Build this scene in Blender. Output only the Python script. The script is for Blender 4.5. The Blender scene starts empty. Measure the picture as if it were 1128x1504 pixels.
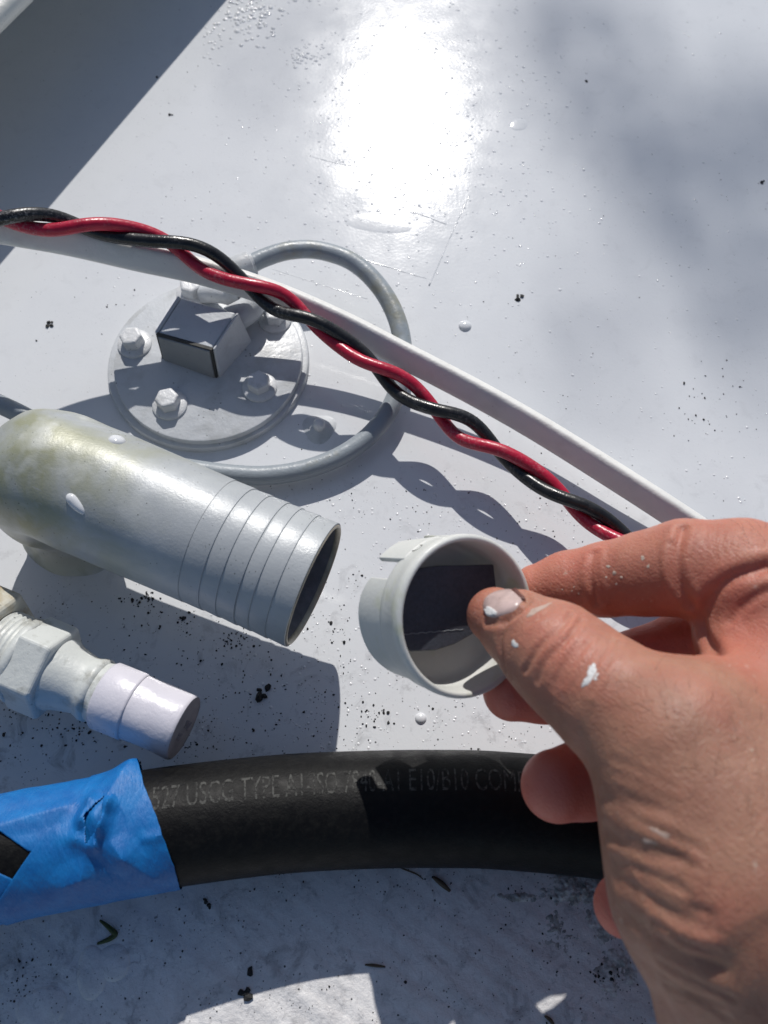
import bpy, bmesh, math, random
import numpy as np
from mathutils import Vector, Matrix

random.seed(7)
rng = np.random.default_rng(7)
R = math.radians
S = 0.001                      # everything below is laid out in millimetres

scene = bpy.context.scene
# ------------------------------------------------------------------ camera
CAM_H, TILT, FPX, W0, H0 = 292.0, R(24.0), 1180.0, 1128.0, 1504.0
cam_d = bpy.data.cameras.new('camera')
cam_d.sensor_fit = 'VERTICAL'
cam_d.sensor_height = 24.0
cam_d.sensor_width = 18.0
cam_d.lens = 24.0 * FPX / H0
cam_d.dof.use_dof = True
cam_d.dof.focus_distance = 0.285
cam_d.dof.aperture_fstop = 9.5
cam_d.clip_start = 0.005
cam_d.clip_end = 200.0
cam = bpy.data.objects.new('camera', cam_d)
scene.collection.objects.link(cam)
cam.location = (0, 0, CAM_H * S)
cam.rotation_euler = (TILT, 0, 0)
scene.camera = cam

# ------------------------------------------------------------------ sky and sun
SUN_EL, SUN_AZ = R(40.5), R(1.5)          # azimuth measured from +Y towards +X
world = bpy.data.worlds.new('World')
scene.world = world
world.use_nodes = True
wn, wl = world.node_tree.nodes, world.node_tree.links
wn.clear()
sky = wn.new('ShaderNodeTexSky')
sky.sky_type = 'NISHITA'
sky.sun_disc = False
sky.sun_elevation = SUN_EL
sky.sun_rotation = SUN_AZ
sky.air_density = 1.0
sky.ozone_density = 1.1
sky.dust_density = 0.7
bg = wn.new('ShaderNodeBackground')
bg.inputs['Strength'].default_value = 0.078
wo = wn.new('ShaderNodeOutputWorld')
wl.new(sky.outputs[0], bg.inputs['Color'])
wl.new(bg.outputs[0], wo.inputs['Surface'])

sun_d = bpy.data.lights.new('sun', 'SUN')
sun_d.energy = 4.0
sun_d.angle = R(0.55)
sun_d.color = (1.0, 0.965, 0.915)
sun = bpy.data.objects.new('sun', sun_d)
scene.collection.objects.link(sun)
sdir = Vector((math.sin(SUN_AZ) * math.cos(SUN_EL), math.cos(SUN_AZ) * math.cos(SUN_EL), math.sin(SUN_EL)))
sun.rotation_euler = sdir.to_track_quat('Z', 'Y').to_euler()
sun.location = (0.1, 1.0, 1.0)

vs = scene.view_settings
vs.view_transform = 'Standard'
vs.look = 'None'
vs.gamma = 1.0
vs.use_curve_mapping = False
vs.exposure = -0.12

# ------------------------------------------------------------------ layout helpers (mm)
CT, ST = math.cos(TILT), math.sin(TILT)

def ray(px, py):
    x = (px - W0 / 2) / FPX
    u = (H0 / 2 - py) / FPX
    return np.array([x, ST + u * CT, -(CT - u * ST)])

def at(px, py, z=0.0):
    """the point at height z (mm) seen towards picture position px, py"""
    d = ray(px, py)
    t = (CAM_H - z) / -d[2]
    return np.array([d[0] * t, d[1] * t, z])

def proj(P):
    P = np.asarray(P, float)
    x, y, z = P[..., 0], P[..., 1], P[..., 2] - CAM_H
    f = y * ST - z * CT
    u = y * CT + z * ST
    return np.stack([W0 / 2 + FPX * x / f, H0 / 2 - FPX * u / f], -1)

def nrm(v):
    v = np.asarray(v, float)
    return v / np.linalg.norm(v)

def catmull(pts, n=10):
    P = np.asarray(pts, float)
    P = np.vstack([2 * P[0] - P[1], P, 2 * P[-1] - P[-2]])
    out = []
    for i in range(1, len(P) - 2):
        p0, p1, p2, p3 = P[i - 1], P[i], P[i + 1], P[i + 2]
        for k in range(n):
            t = k / n
            out.append(0.5 * ((2 * p1) + (-p0 + p2) * t + (2 * p0 - 5 * p1 + 4 * p2 - p3) * t * t
                              + (-p0 + 3 * p1 - 3 * p2 + p3) * t ** 3))
    out.append(P[-2])
    return np.array(out)

def frames(P, up=(0, 0, 1)):
    T = np.gradient(P, axis=0)
    T /= np.linalg.norm(T, axis=1)[:, None]
    up = np.asarray(up, float)
    B = up[None] - (T @ up)[:, None] * T
    B /= np.linalg.norm(B, axis=1)[:, None]
    N = np.cross(T, B)
    return T, N, B

# ------------------------------------------------------------------ object helpers
ORG = {}
COL = scene.collection

def tag(o, label=None, cat=None, group=None, kind=None):
    if label: o['label'] = label
    if cat: o['category'] = cat
    if group: o['group'] = group
    if kind: o['kind'] = kind
    return o

def thing(name, label, cat, base, group=None):
    o = bpy.data.objects.new(name, None)
    COL.objects.link(o)
    o.empty_display_size = 0.01
    o.location = Vector(base) * S
    ORG[o.name] = np.asarray(base, float)
    return tag(o, label, cat, group)

def mesh(name, verts, faces, mat, parent=None, base=None, smooth=True, sharp=None):
    """verts in world mm"""
    V = np.asarray(verts, float)
    if parent is not None:
        org = ORG[parent.name]
    else:
        org = np.asarray(base if base is not None else (0, 0, 0), float)
    me = bpy.data.meshes.new(name)
    me.from_pydata(((V - org) * S).tolist(), [], [tuple(int(i) for i in f) for f in faces])
    me.validate()
    o = bpy.data.objects.new(name, me)
    COL.objects.link(o)
    if parent is not None:
        o.parent = parent
    else:
        o.location = Vector(org) * S
    ORG[o.name] = org
    bm = bmesh.new(); bm.from_mesh(me)
    bmesh.ops.recalc_face_normals(bm, faces=bm.faces)
    for f in bm.faces: f.smooth = smooth
    if smooth and sharp:
        for e in bm.edges:
            if len(e.link_faces) == 2 and e.calc_face_angle(0) > R(sharp):
                e.smooth = False
    bm.to_mesh(me); bm.free()
    if mat: me.materials.append(mat)
    return o

def sweep(P, sec, caps=True, up=(0, 0, 1), roll=0.0):
    """sec: array (m,2) or function(i)->array of section points (side, up) in mm"""
    P = np.asarray(P, float)
    T, N, B = frames(P, up)
    V, F = [], []
    n = len(P)
    m = None
    for i in range(n):
        s = sec(i) if callable(sec) else sec
        rr = roll(i) if callable(roll) else roll
        c, q = math.cos(rr), math.sin(rr)
        sx = s[:, 0] * c - s[:, 1] * q
        sy = s[:, 0] * q + s[:, 1] * c
        m = len(s)
        V.append(P[i] + sx[:, None] * N[i] + sy[:, None] * B[i])
    V = np.vstack(V)
    for i in range(n - 1):
        for j in range(m):
            a = i * m + j; b = i * m + (j + 1) % m
            F.append((a, b, b + m, a + m))
    if caps:
        F.append(tuple(range(m)))
        F.append(tuple(range((n - 1) * m, n * m)))
    return V, F

def circ(r, m=24):
    a = np.arange(m) * 2 * math.pi / m
    return np.stack([np.cos(a) * r, np.sin(a) * r], -1)

def lathe(o, axis, prof, m=48, ref=(0, 0, 1), a0=0.0, a1=None, jitter=None):
    """prof list of (t along axis, r); closed all round unless a1 is given"""
    axis = nrm(axis); ref = np.asarray(ref, float)
    if abs(nrm(ref) @ axis) > 0.98: ref = np.array([1.0, 0, 0])
    e1 = nrm(ref - axis * (ref @ axis)); e2 = np.cross(axis, e1)
    full = a1 is None
    ang = np.arange(m) * 2 * math.pi / m if full else np.linspace(a0, a1, m)
    V, F = [], []
    for (t, r) in prof:
        for a in ang:
            rr = r if jitter is None else r * jitter(t, a)
            V.append(np.asarray(o) + axis * t + (e1 * math.cos(a) + e2 * math.sin(a)) * rr)
    k = len(prof)
    for i in range(k - 1):
        for j in range(m if full else m - 1):
            a = i * m + j; b = i * m + (j + 1) % m
            F.append((a, b, b + m, a + m))
    return np.array(V), F

def join(*vf):
    V, F, off = [], [], 0
    for v, f in vf:
        V.append(np.asarray(v)); F += [tuple(i + off for i in q) for q in f]; off += len(v)
    return np.vstack(V), F

# ------------------------------------------------------------------ materials
class NT:
    def __init__(s, name):
        s.m = bpy.data.materials.new(name); s.m.use_nodes = True
        s.t = s.m.node_tree; s.n = s.t.nodes; s.l = s.t.links
        s.n.clear()
        s.out = s.n.new('ShaderNodeOutputMaterial')
        s.b = s.n.new('ShaderNodeBsdfPrincipled')
        s.l.new(s.b.outputs[0], s.out.inputs['Surface'])
        s.co = s.n.new('ShaderNodeTexCoord').outputs['Object']
    def set(s, **k):
        for a, v in k.items():
            i = s.b.inputs[a.replace('_', ' ')]
            if hasattr(v, 'is_linked') or isinstance(v, bpy.types.NodeSocket): s.l.new(v, i)
            else: i.default_value = v
    def noise(s, scale, detail=3, rough=0.55, co=None, dist=0.0, out='Fac'):
        n = s.n.new('ShaderNodeTexNoise')
        n.inputs['Scale'].default_value = scale; n.inputs['Detail'].default_value = detail
        n.inputs['Roughness'].default_value = rough; n.inputs['Distortion'].default_value = dist
        s.l.new(co or s.co, n.inputs['Vector'])
        return n.outputs[out]
    def voro(s, scale, feature='F1', out='Distance', rnd=1.0, co=None):
        n = s.n.new('ShaderNodeTexVoronoi'); n.feature = feature
        n.inputs['Scale'].default_value = scale; n.inputs['Randomness'].default_value = rnd
        s.l.new(co or s.co, n.inputs['Vector'])
        return n.outputs[out]
    def ramp(s, fac, lo, hi, a=0.0, b=1.0):
        n = s.n.new('ShaderNodeMapRange'); n.clamp = True
        s.l.new(fac, n.inputs[0])
        for i, v in enumerate((lo, hi, a, b)): n.inputs[i + 1].default_value = v
        return n.outputs[0]
    def math(s, op, a, b=0.0, c=None):
        n = s.n.new('ShaderNodeMath'); n.operation = op
        for i, v in enumerate((a, b) if c is None else (a, b, c)):
            if isinstance(v, (int, float)): n.inputs[i].default_value = v
            else: s.l.new(v, n.inputs[i])
        return n.outputs[0]
    def mix(s, fac, a, b):
        n = s.n.new('ShaderNodeMix'); n.data_type = 'RGBA'
        for i, v in ((0, fac), (6, a), (7, b)):
            if isinstance(v, (int, float)): n.inputs[i].default_value = v
            elif isinstance(v, (tuple, list)): n.inputs[i].default_value = (*v[:3], 1)
            else: s.l.new(v, n.inputs[i])
        return n.outputs[2]
    def xyz(s, co=None):
        n = s.n.new('ShaderNodeSeparateXYZ'); s.l.new(co or s.co, n.inputs[0]); return n.outputs
    def attr(s, name):
        n = s.n.new('ShaderNodeAttribute'); n.attribute_name = name; return n.outputs['Fac']
    def bump(s, h, dist=0.0005, strength=1.0, prev=None):
        n = s.n.new('ShaderNodeBump'); n.inputs['Distance'].default_value = dist
        n.inputs['Strength'].default_value = strength
        s.l.new(h, n.inputs['Height'])
        if prev is not None: s.l.new(prev, n.inputs['Normal'])
        return n.outputs[0]
    def mapped(s, scale=(1, 1, 1), rot=(0, 0, 0)):
        n = s.n.new('ShaderNodeMapping'); n.vector_type = 'TEXTURE'
        n.inputs['Scale'].default_value = tuple(1.0 / q for q in scale); n.inputs['Rotation'].default_value = rot
        s.l.new(s.co, n.inputs['Vector'])
        return n.outputs[0]

def painted(name, col, dirt=(0.2, 0.2, 0.17), amt=0.5, rough=0.4, bumpd=0.00012, nscale=60, speck=0.5, spec=0.5, lo=0.5, hi=0.72):
    t = NT(name)
    f = t.ramp(t.noise(nscale, 5, 0.65), lo, hi, 0, amt)
    c = t.mix(f, col, dirt)
    if speck:
        v = t.ramp(t.voro(420), 0.10, 0.18, 1, 0)
        g = t.ramp(t.noise(120, 2), 0.55, 0.62, 0, speck)
        c = t.mix(t.math('MULTIPLY', v, g), c, tuple(x * 0.25 for x in dirt))
    b = t.bump(t.noise(900, 4, 0.6), bumpd)
    b = t.bump(t.noise(150, 3, 0.5), bumpd * 3, 1.0, b)
    t.set(Base_Color=c, Roughness=t.ramp(t.noise(200, 3), 0.3, 0.7, rough - 0.08, rough + 0.12), Normal=b)
    t.b.inputs['Specular IOR Level'].default_value = spec
    return t.m

def deck_material():
    t = NT('white_deck_paint')
    x, y, z = t.xyz()
    big = t.noise(14, 4, 0.6)
    c = t.mix(t.ramp(big, 0.42, 0.75, 0, 0.30), (0.70, 0.715, 0.735), (0.55, 0.565, 0.60))
    vn0 = t.ramp(y, 0.02, -0.03, 0.0, 1.0)
    c = t.mix(vn0, c, (0.80, 0.79, 0.79))
    # smears and grime, heavier on the near side where things get handled
    near = t.ramp(y, 0.16, 0.02, 0.12, 1.0)
    vnear = t.ramp(y, 0.02, -0.03, 0.0, 1.0)
    sm = t.ramp(t.noise(95, 6, 0.7, dist=0.6), 0.55, 0.70, 0, 0.7)
    c = t.mix(t.math('MULTIPLY', sm, near), c, (0.24, 0.24, 0.25))
    sm2 = t.ramp(t.noise(330, 5, 0.75, dist=1.0), 0.56, 0.70, 0, 0.6)
    c = t.mix(t.math('MULTIPLY', sm2, vnear), c, (0.20, 0.20, 0.22))
    mot = t.ramp(t.noise(70, 6, 0.75, dist=0.8), 0.42, 0.68, 0, 0.45)
    c = t.mix(t.math('MULTIPLY', mot, vnear), c, (0.42, 0.41, 0.42))
    # specks of grit
    for sc, thr, n1, lo in ((420, 0.17, 90, 0.48), (900, 0.22, 70, 0.50)):
        vn = t.n.new('ShaderNodeTexVoronoi'); vn.inputs['Scale'].default_value = sc; t.l.new(t.co, vn.inputs['Vector'])
        v = t.ramp(vn.outputs['Distance'], thr * 0.75, thr, 1, 0)
        pick = t.ramp(t.xyz(vn.outputs['Color'])[0], 0.66, 0.70, 0, 1)
        g = t.ramp(t.noise(n1, 2), lo, lo + 0.09, 0, 1)
        f = t.math('MULTIPLY', t.math('MULTIPLY', v, pick), t.math('MULTIPLY', g, t.math('ADD', near, 0.05)))
        c = t.mix(f, c, (0.07, 0.07, 0.075))
    # relief: roller stipple, waves in the film, brush strokes near the front edge
    b = t.bump(t.noise(650, 3, 0.6), 0.00004, 0.9)
    b = t.bump(t.noise(40, 2, 0.5), 0.00010, 1.0, b)
    co = t.mapped((20, 150, 20), (0, 0, R(-33)))
    strokes = t.math('MULTIPLY', t.noise(1.0, 1, 0.5, co=co), vnear)
    b = t.bump(strokes, 0.0014, 1.0, b)
    crust = t.math('MULTIPLY', t.noise(240, 5, 0.7), vnear)
    b = t.bump(crust, 0.0006, 1.0, b)
    rough = t.math('ADD', t.ramp(t.noise(60, 4, 0.6), 0.3, 0.7, 0.08, 0.13), t.math('MULTIPLY', vnear, 0.25))
    t.set(Base_Color=c, Roughness=rough, Normal=b)
    t.b.inputs['Specular IOR Level'].default_value = 0.5
    return t.m

def skin_material():
    t = NT('skin')
    red = t.attr('redness')
    c = t.mix(t.ramp(t.noise(90, 5, 0.65), 0.35, 0.7), (0.385, 0.20, 0.135), (0.29, 0.135, 0.092))
    c = t.mix(t.ramp(t.noise(260, 4, 0.6), 0.52, 0.75, 0, 0.35), c, (0.30, 0.12, 0.085))
    c = t.mix(t.ramp(t.noise(28, 4, 0.6, dist=0.4), 0.48, 0.66, 0, 0.55), c, (0.46, 0.15, 0.105))
    c = t.mix(red, c, t.mix(t.noise(120, 3), (0.68, 0.21, 0.15), (0.58, 0.145, 0.105)))
    # dried filler dust
    d = t.ramp(t.noise(420, 6, 0.75), 0.60, 0.68, 0, 1)
    d = t.math('MULTIPLY', d, t.ramp(t.noise(45, 2), 0.52, 0.66, 0, 0.6))
    c = t.mix(d, c, (0.62, 0.55, 0.48))
    pores = t.voro(1300)
    b = t.bump(t.ramp(pores, 0.0, 0.6), 0.00009, 0.8)
    lines = t.noise(1.0, 4, 0.65, co=t.mapped((160, 520, 300), (0, 0, R(50))), dist=0.8)
    b = t.bump(lines, 0.00022, 0.8, b)
    l2 = t.noise(1.0, 3, 0.6, co=t.mapped((1600, 300, 700), (0, 0, R(38))), dist=0.4)
    b = t.bump(l2, 0.0002, 0.8, b)
    b = t.bump(t.noise(900, 3), 0.00012, 0.8, b)
    t.set(Base_Color=c, Roughness=t.ramp(t.noise(300, 3), 0.3, 0.7, 0.42, 0.58), Normal=b)
    t.b.inputs['Subsurface Weight'].default_value = 0.5
    t.b.inputs['Subsurface Radius'].default_value = (1.0, 0.35, 0.18)
    t.b.inputs['Subsurface Scale'].default_value = 0.0032
    t.b.inputs['Specular IOR Level'].default_value = 0.4
    return t.m

def rubber_material():
    t = NT('black_hose_rubber')
    c = t.mix(t.ramp(t.noise(500, 5, 0.7), 0.45, 0.75), (0.003, 0.003, 0.0035), (0.010, 0.010, 0.0095))
    b = t.bump(t.noise(1500, 3, 0.6), 0.00010)
    b = t.bump(t.noise(350, 3, 0.6), 0.00015, 1.0, b)
    t.set(Base_Color=c, Roughness=t.ramp(t.noise(250, 3), 0.3, 0.7, 0.46, 0.62), Normal=b)
    t.b.inputs['Specular IOR Level'].default_value = 0.18
    return t.m

def print_material():
    t = NT('worn_hose_print')
    c = t.mix(t.ramp(t.noise(600, 5, 0.8), 0.44, 0.54), (0.075, 0.075, 0.07), (0.012, 0.012, 0.012))
    t.set(Base_Color=c, Roughness=0.62, Normal=t.bump(t.noise(1500, 3), 0.0002))
    t.b.inputs['Specular IOR Level'].default_value = 0.2
    return t.m

def tape_material():
    t = NT('blue_masking_tape')
    crepe = t.noise(1.0, 4, 0.6, co=t.mapped((1500, 420, 700), (0, 0, R(12))))
    c = t.mix(t.ramp(t.noise(160, 4, 0.6), 0.35, 0.7), (0.001, 0.115, 0.38), (0.004, 0.17, 0.48))
    b = t.bump(crepe, 0.0003, 0.9)
    b = t.bump(t.noise(120, 3, 0.5, dist=0.5), 0.00015, 0.6, b)
    t.set(Base_Color=c, Roughness=t.ramp(crepe, 0.3, 0.7, 0.46, 0.62), Normal=b)
    t.b.inputs['Subsurface Weight'].default_value = 0.0
    return t.m

def pipe_material():
    t = NT('weathered_grey_pipe')
    al = t.attr('along')
    c = t.mix(t.ramp(t.noise(45, 5, 0.65), 0.35, 0.7), (0.44, 0.46, 0.475), (0.37, 0.39, 0.41))
    # olive grime clinging to the elbow
    g = t.math('MULTIPLY', t.ramp(t.noise(38, 5, 0.6, dist=0.5), 0.36, 0.58, 0, 1), al)
    c = t.mix(t.math('MULTIPLY', g, 0.8), c, (0.29, 0.29, 0.16))
    w = t.math('MULTIPLY', t.ramp(t.noise(30, 4, 0.6), 0.52, 0.6, 0, 1), al)
    c = t.mix(t.math('MULTIPLY', w, 0.5), c, (0.70, 0.71, 0.70))
    v = t.ramp(t.voro(520), 0.08, 0.15, 1, 0)
    k = t.ramp(t.noise(80, 3), 0.5, 0.6, 0, 0.8)
    c = t.mix(t.math('MULTIPLY', v, k), c, (0.05, 0.05, 0.04))
    sc = t.ramp(t.noise(1.0, 3, 0.7, co=t.mapped((30, 1400, 900), (0, 0, R(-27)))), 0.66, 0.72, 0, 0.5)
    c = t.mix(sc, c, (0.5, 0.5, 0.5))
    b = t.bump(t.noise(1100, 4, 0.6), 0.00008)
    b = t.bump(t.noise(220, 4, 0.6), 0.00008, 1.0, b)
    t.set(Base_Color=c, Roughness=t.ramp(t.noise(150, 3), 0.3, 0.7, 0.34, 0.46), Normal=b)
    t.b.inputs['Metallic'].default_value = 0.05
    return t.m

def wire_material(name, a, b_, rough):
    t = NT(name)
    c = t.mix(t.ramp(t.noise(220, 4, 0.6), 0.35, 0.7), a, b_)
    d = t.math('MULTIPLY', t.ramp(t.noise(900, 4, 0.7), 0.50, 0.72, 0, 1), t.ramp(t.noise(45, 3), 0.50, 0.64, 0, 0.5))
    c = t.mix(d, c, (0.5, 0.48, 0.48))
    t.set(Base_Color=c, Roughness=t.ramp(t.noise(150, 3), 0.3, 0.7, rough - 0.05, rough + 0.1), Normal=t.bump(t.noise(500, 3), 0.0002))
    return t.m

def cap_material():
    t = NT('grey_moulded_plastic')
    c = t.mix(t.ramp(t.noise(55, 4, 0.6), 0.4, 0.7), (0.65, 0.655, 0.625), (0.58, 0.59, 0.57))
    g = t.ramp(t.noise(70, 3, 0.6), 0.58, 0.70, 0, 0.6)
    c = t.mix(g, c, (0.50, 0.52, 0.36))
    b = t.bump(t.noise(900, 3), 0.00008)
    t.set(Base_Color=c, Roughness=t.ramp(t.noise(200, 3), 0.3, 0.7, 0.36, 0.48), Normal=b)
    t.b.inputs['Subsurface Weight'].default_value = 0.15
    t.b.inputs['Subsurface Radius'].default_value = (1, 0.95, 0.85)
    t.b.inputs['Subsurface Scale'].default_value = 0.002
    return t.m

def plain(name, col, rough=0.5, metal=0.0, bd=0.0001, bs=600, var=0.25, vs_=200):
    t = NT(name)
    c = t.mix(t.ramp(t.noise(vs_, 4, 0.6), 0.35, 0.7), col, tuple(x * (1 - var) for x in col))
    t.set(Base_Color=c, Roughness=t.ramp(t.noise(250, 3), 0.3, 0.7, rough - 0.06, rough + 0.08), Normal=t.bump(t.noise(bs, 3), bd))
    t.b.inputs['Metallic'].default_value = metal
    return t.m

M = dict(
    deck=deck_material(),
    ledge=painted('cream_gelcoat', (0.70, 0.69, 0.64), amt=0.15, rough=0.35, speck=0.2),
    sender=painted('pale_grey_paint', (0.57, 0.59, 0.615), dirt=(0.30, 0.30, 0.28), amt=0.45, rough=0.34, nscale=70, speck=0.8),
    bolt=painted('painted_bolt', (0.66, 0.67, 0.685), dirt=(0.25, 0.25, 0.23), amt=0.5, rough=0.30, nscale=140, bumpd=0.0002),
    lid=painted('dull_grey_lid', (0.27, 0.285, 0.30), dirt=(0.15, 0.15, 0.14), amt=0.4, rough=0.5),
    seam=plain('dark_seam', (0.06, 0.06, 0.055), 0.7),
    pipe=pipe_material(),
    bore=plain('dark_pipe_bore', (0.22, 0.22, 0.245), 0.55, 0.2),
    edge=plain('worn_pipe_lip', (0.42, 0.38, 0.30), 0.4, 0.3),
    nut=painted('white_overspray', (0.60, 0.62, 0.60), dirt=(0.20, 0.19, 0.15), amt=0.75, rough=0.42, nscale=90, speck=0.7, bumpd=0.00012, lo=0.52, hi=0.70),
    brass=painted('oversprayed_brass', (0.56, 0.55, 0.48), dirt=(0.33, 0.22, 0.08), amt=0.8, rough=0.42, nscale=70, lo=0.42, hi=0.6),
    vinyl=painted('white_vinyl', (0.66, 0.64, 0.70), dirt=(0.40, 0.16, 0.22), amt=0.6, rough=0.30, nscale=40, speck=0.3, bumpd=0.0001, lo=0.58, hi=0.8),
    vinyl_end=plain('dull_vinyl_end', (0.33, 0.30, 0.32), 0.55),
    rubber=rubber_material(), print=print_material(), tape=tape_material(),
    red=wire_material('red_insulation', (0.50, 0.012, 0.045), (0.36, 0.010, 0.035), 0.30),
    black=wire_material('black_insulation', (0.010, 0.010, 0.011), (0.020, 0.020, 0.022), 0.28),
    white=painted('white_cable_jacket', (0.76, 0.75, 0.72), dirt=(0.45, 0.42, 0.38), amt=0.3, rough=0.42, speck=0.25),
    lead=painted('painted_grey_lead', (0.29, 0.325, 0.355), dirt=(0.26, 0.24, 0.15), amt=0.6, rough=0.36, nscale=45, speck=0.5, lo=0.55, hi=0.68),
    cap=cap_material(),
    flap=plain('dark_grey_flap', (0.060, 0.066, 0.085), 0.62, 0, 0.00012, 1800, 0.3, 900),
    skin=skin_material(),
    nail=plain('thumbnail', (0.58, 0.43, 0.40), 0.28, 0, 0.00008, 500, 0.3, 300),
    fleck=plain('dried_white_paint', (0.72, 0.71, 0.70), 0.45, 0, 0.0003, 900, 0.12, 800),
    drop=plain('white_paint_drop', (0.70, 0.71, 0.73), 0.10, 0, 0.00002, 900, 0.05),
    grit=plain('black_grit', (0.022, 0.022, 0.022), 0.7, 0, 0.0003, 1500, 0.5, 900),
    green=plain('green_plant_scrap', (0.05, 0.075, 0.02), 0.6),
    twig=plain('brown_twig', (0.10, 0.07, 0.045), 0.7),
)

# ------------------------------------------------------------------ deck and ledge
def deck():
    X = np.concatenate([np.linspace(-1500, -260, 6), np.linspace(-230, 230, 30), np.linspace(260, 1500, 6)])
    Y = np.concatenate([np.linspace(-1200, -160, 6), np.linspace(-130, 560, 40), np.linspace(600, 2200, 7)])
    V = [(x, y, 0.0) for y in Y for x in X]
    n = len(X)
    F = [(j * n + i, j * n + i + 1, (j + 1) * n + i + 1, (j + 1) * n + i) for j in range(len(Y) - 1) for i in range(n - 1)]
    o = mesh('deck', V, F, M['deck'], smooth=True)
    return tag(o, kind='structure')
DECK = deck()

def ledge():
    a = at(62, 0, 52); b = at(0, 62, 52)
    d = nrm(b - a); d[2] = 0; d = nrm(d)
    out = np.array([d[1], -d[0], 0.0])          # towards the open deck
    if out[0] < 0: out = -out
    inn = -out
    e0 = a - d * 900; e1 = a + d * 500
    sec = []                                     # (inward, z) profile with a rounded nose
    for k in range(9):
        th = math.pi / 2 + k * math.pi / 8
        sec.append((5 + 5.0 * math.cos(th), 57 + 5.0 * math.sin(th)))
    prof = [(260, 63), (60, 62.4)] + sec + [(70, 52), (72, 50), (73, 20), (76, -2), (260, -2)]
    t = thing('side_ledge', 'cream ledge overhanging the deck in the top left corner', 'ledge', (*(a[:2] + inn[:2] * 70), 0))
    V = [p + inn * q + np.array([0, 0, zz - p[2]]) for p in (e0, e1) for q, zz in prof]
    m = len(prof)
    F = [(j, (j + 1) % m, m + (j + 1) % m, m + j) for j in range(m)] + [tuple(range(m)), tuple(range(m, 2 * m))]
    mesh('ledge_body', V, F, M['ledge'], t, sharp=40)
ledge()

# ------------------------------------------------------------------ round flange with box (painted sender plate)
def disc(o, r, z0, z1, bev=0.6, m=72):
    prof = [(z0, 0.01), (z0, r), (z1 - bev, r), (z1 - bev * 0.3, r - bev * 0.3), (z1, r - bev), (z1, 0.01)]
    return lathe((o[0], o[1], 0), (0, 0, 1), prof, m, ref=(0, 1, 0))

def hexprism(c, axis, r, h, ref=(1, 0, 0), cham=0.8, m=6):
    axis = nrm(axis); ref = np.asarray(ref, float)
    e1 = nrm(ref - axis * (ref @ axis)); e2 = np.cross(axis, e1)
    V, F = [], []
    for (t, rr) in ((0, r), (h - cham * 0.6, r), (h, r - cham)):
        for j in range(m):
            a = j * 2 * math.pi / m
            V.append(np.asarray(c) + axis * t + (e1 * math.cos(a) + e2 * math.sin(a)) * rr)
    for i in range(2):
        for j in range(m):
            F.append((i * m + j, i * m + (j + 1) % m, (i + 1) * m + (j + 1) % m, (i + 1) * m + j))
    F.append(tuple(range(m))); F.append(tuple(range(2 * m, 3 * m)))
    return np.array(V), F

def bevel_mesh(o, w, seg=2):
    md = o.modifiers.new('bevel', 'BEVEL'); md.width = w * S; md.segments = seg; md.limit_method = 'ANGLE'; md.angle_limit = R(30)
    return o

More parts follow.
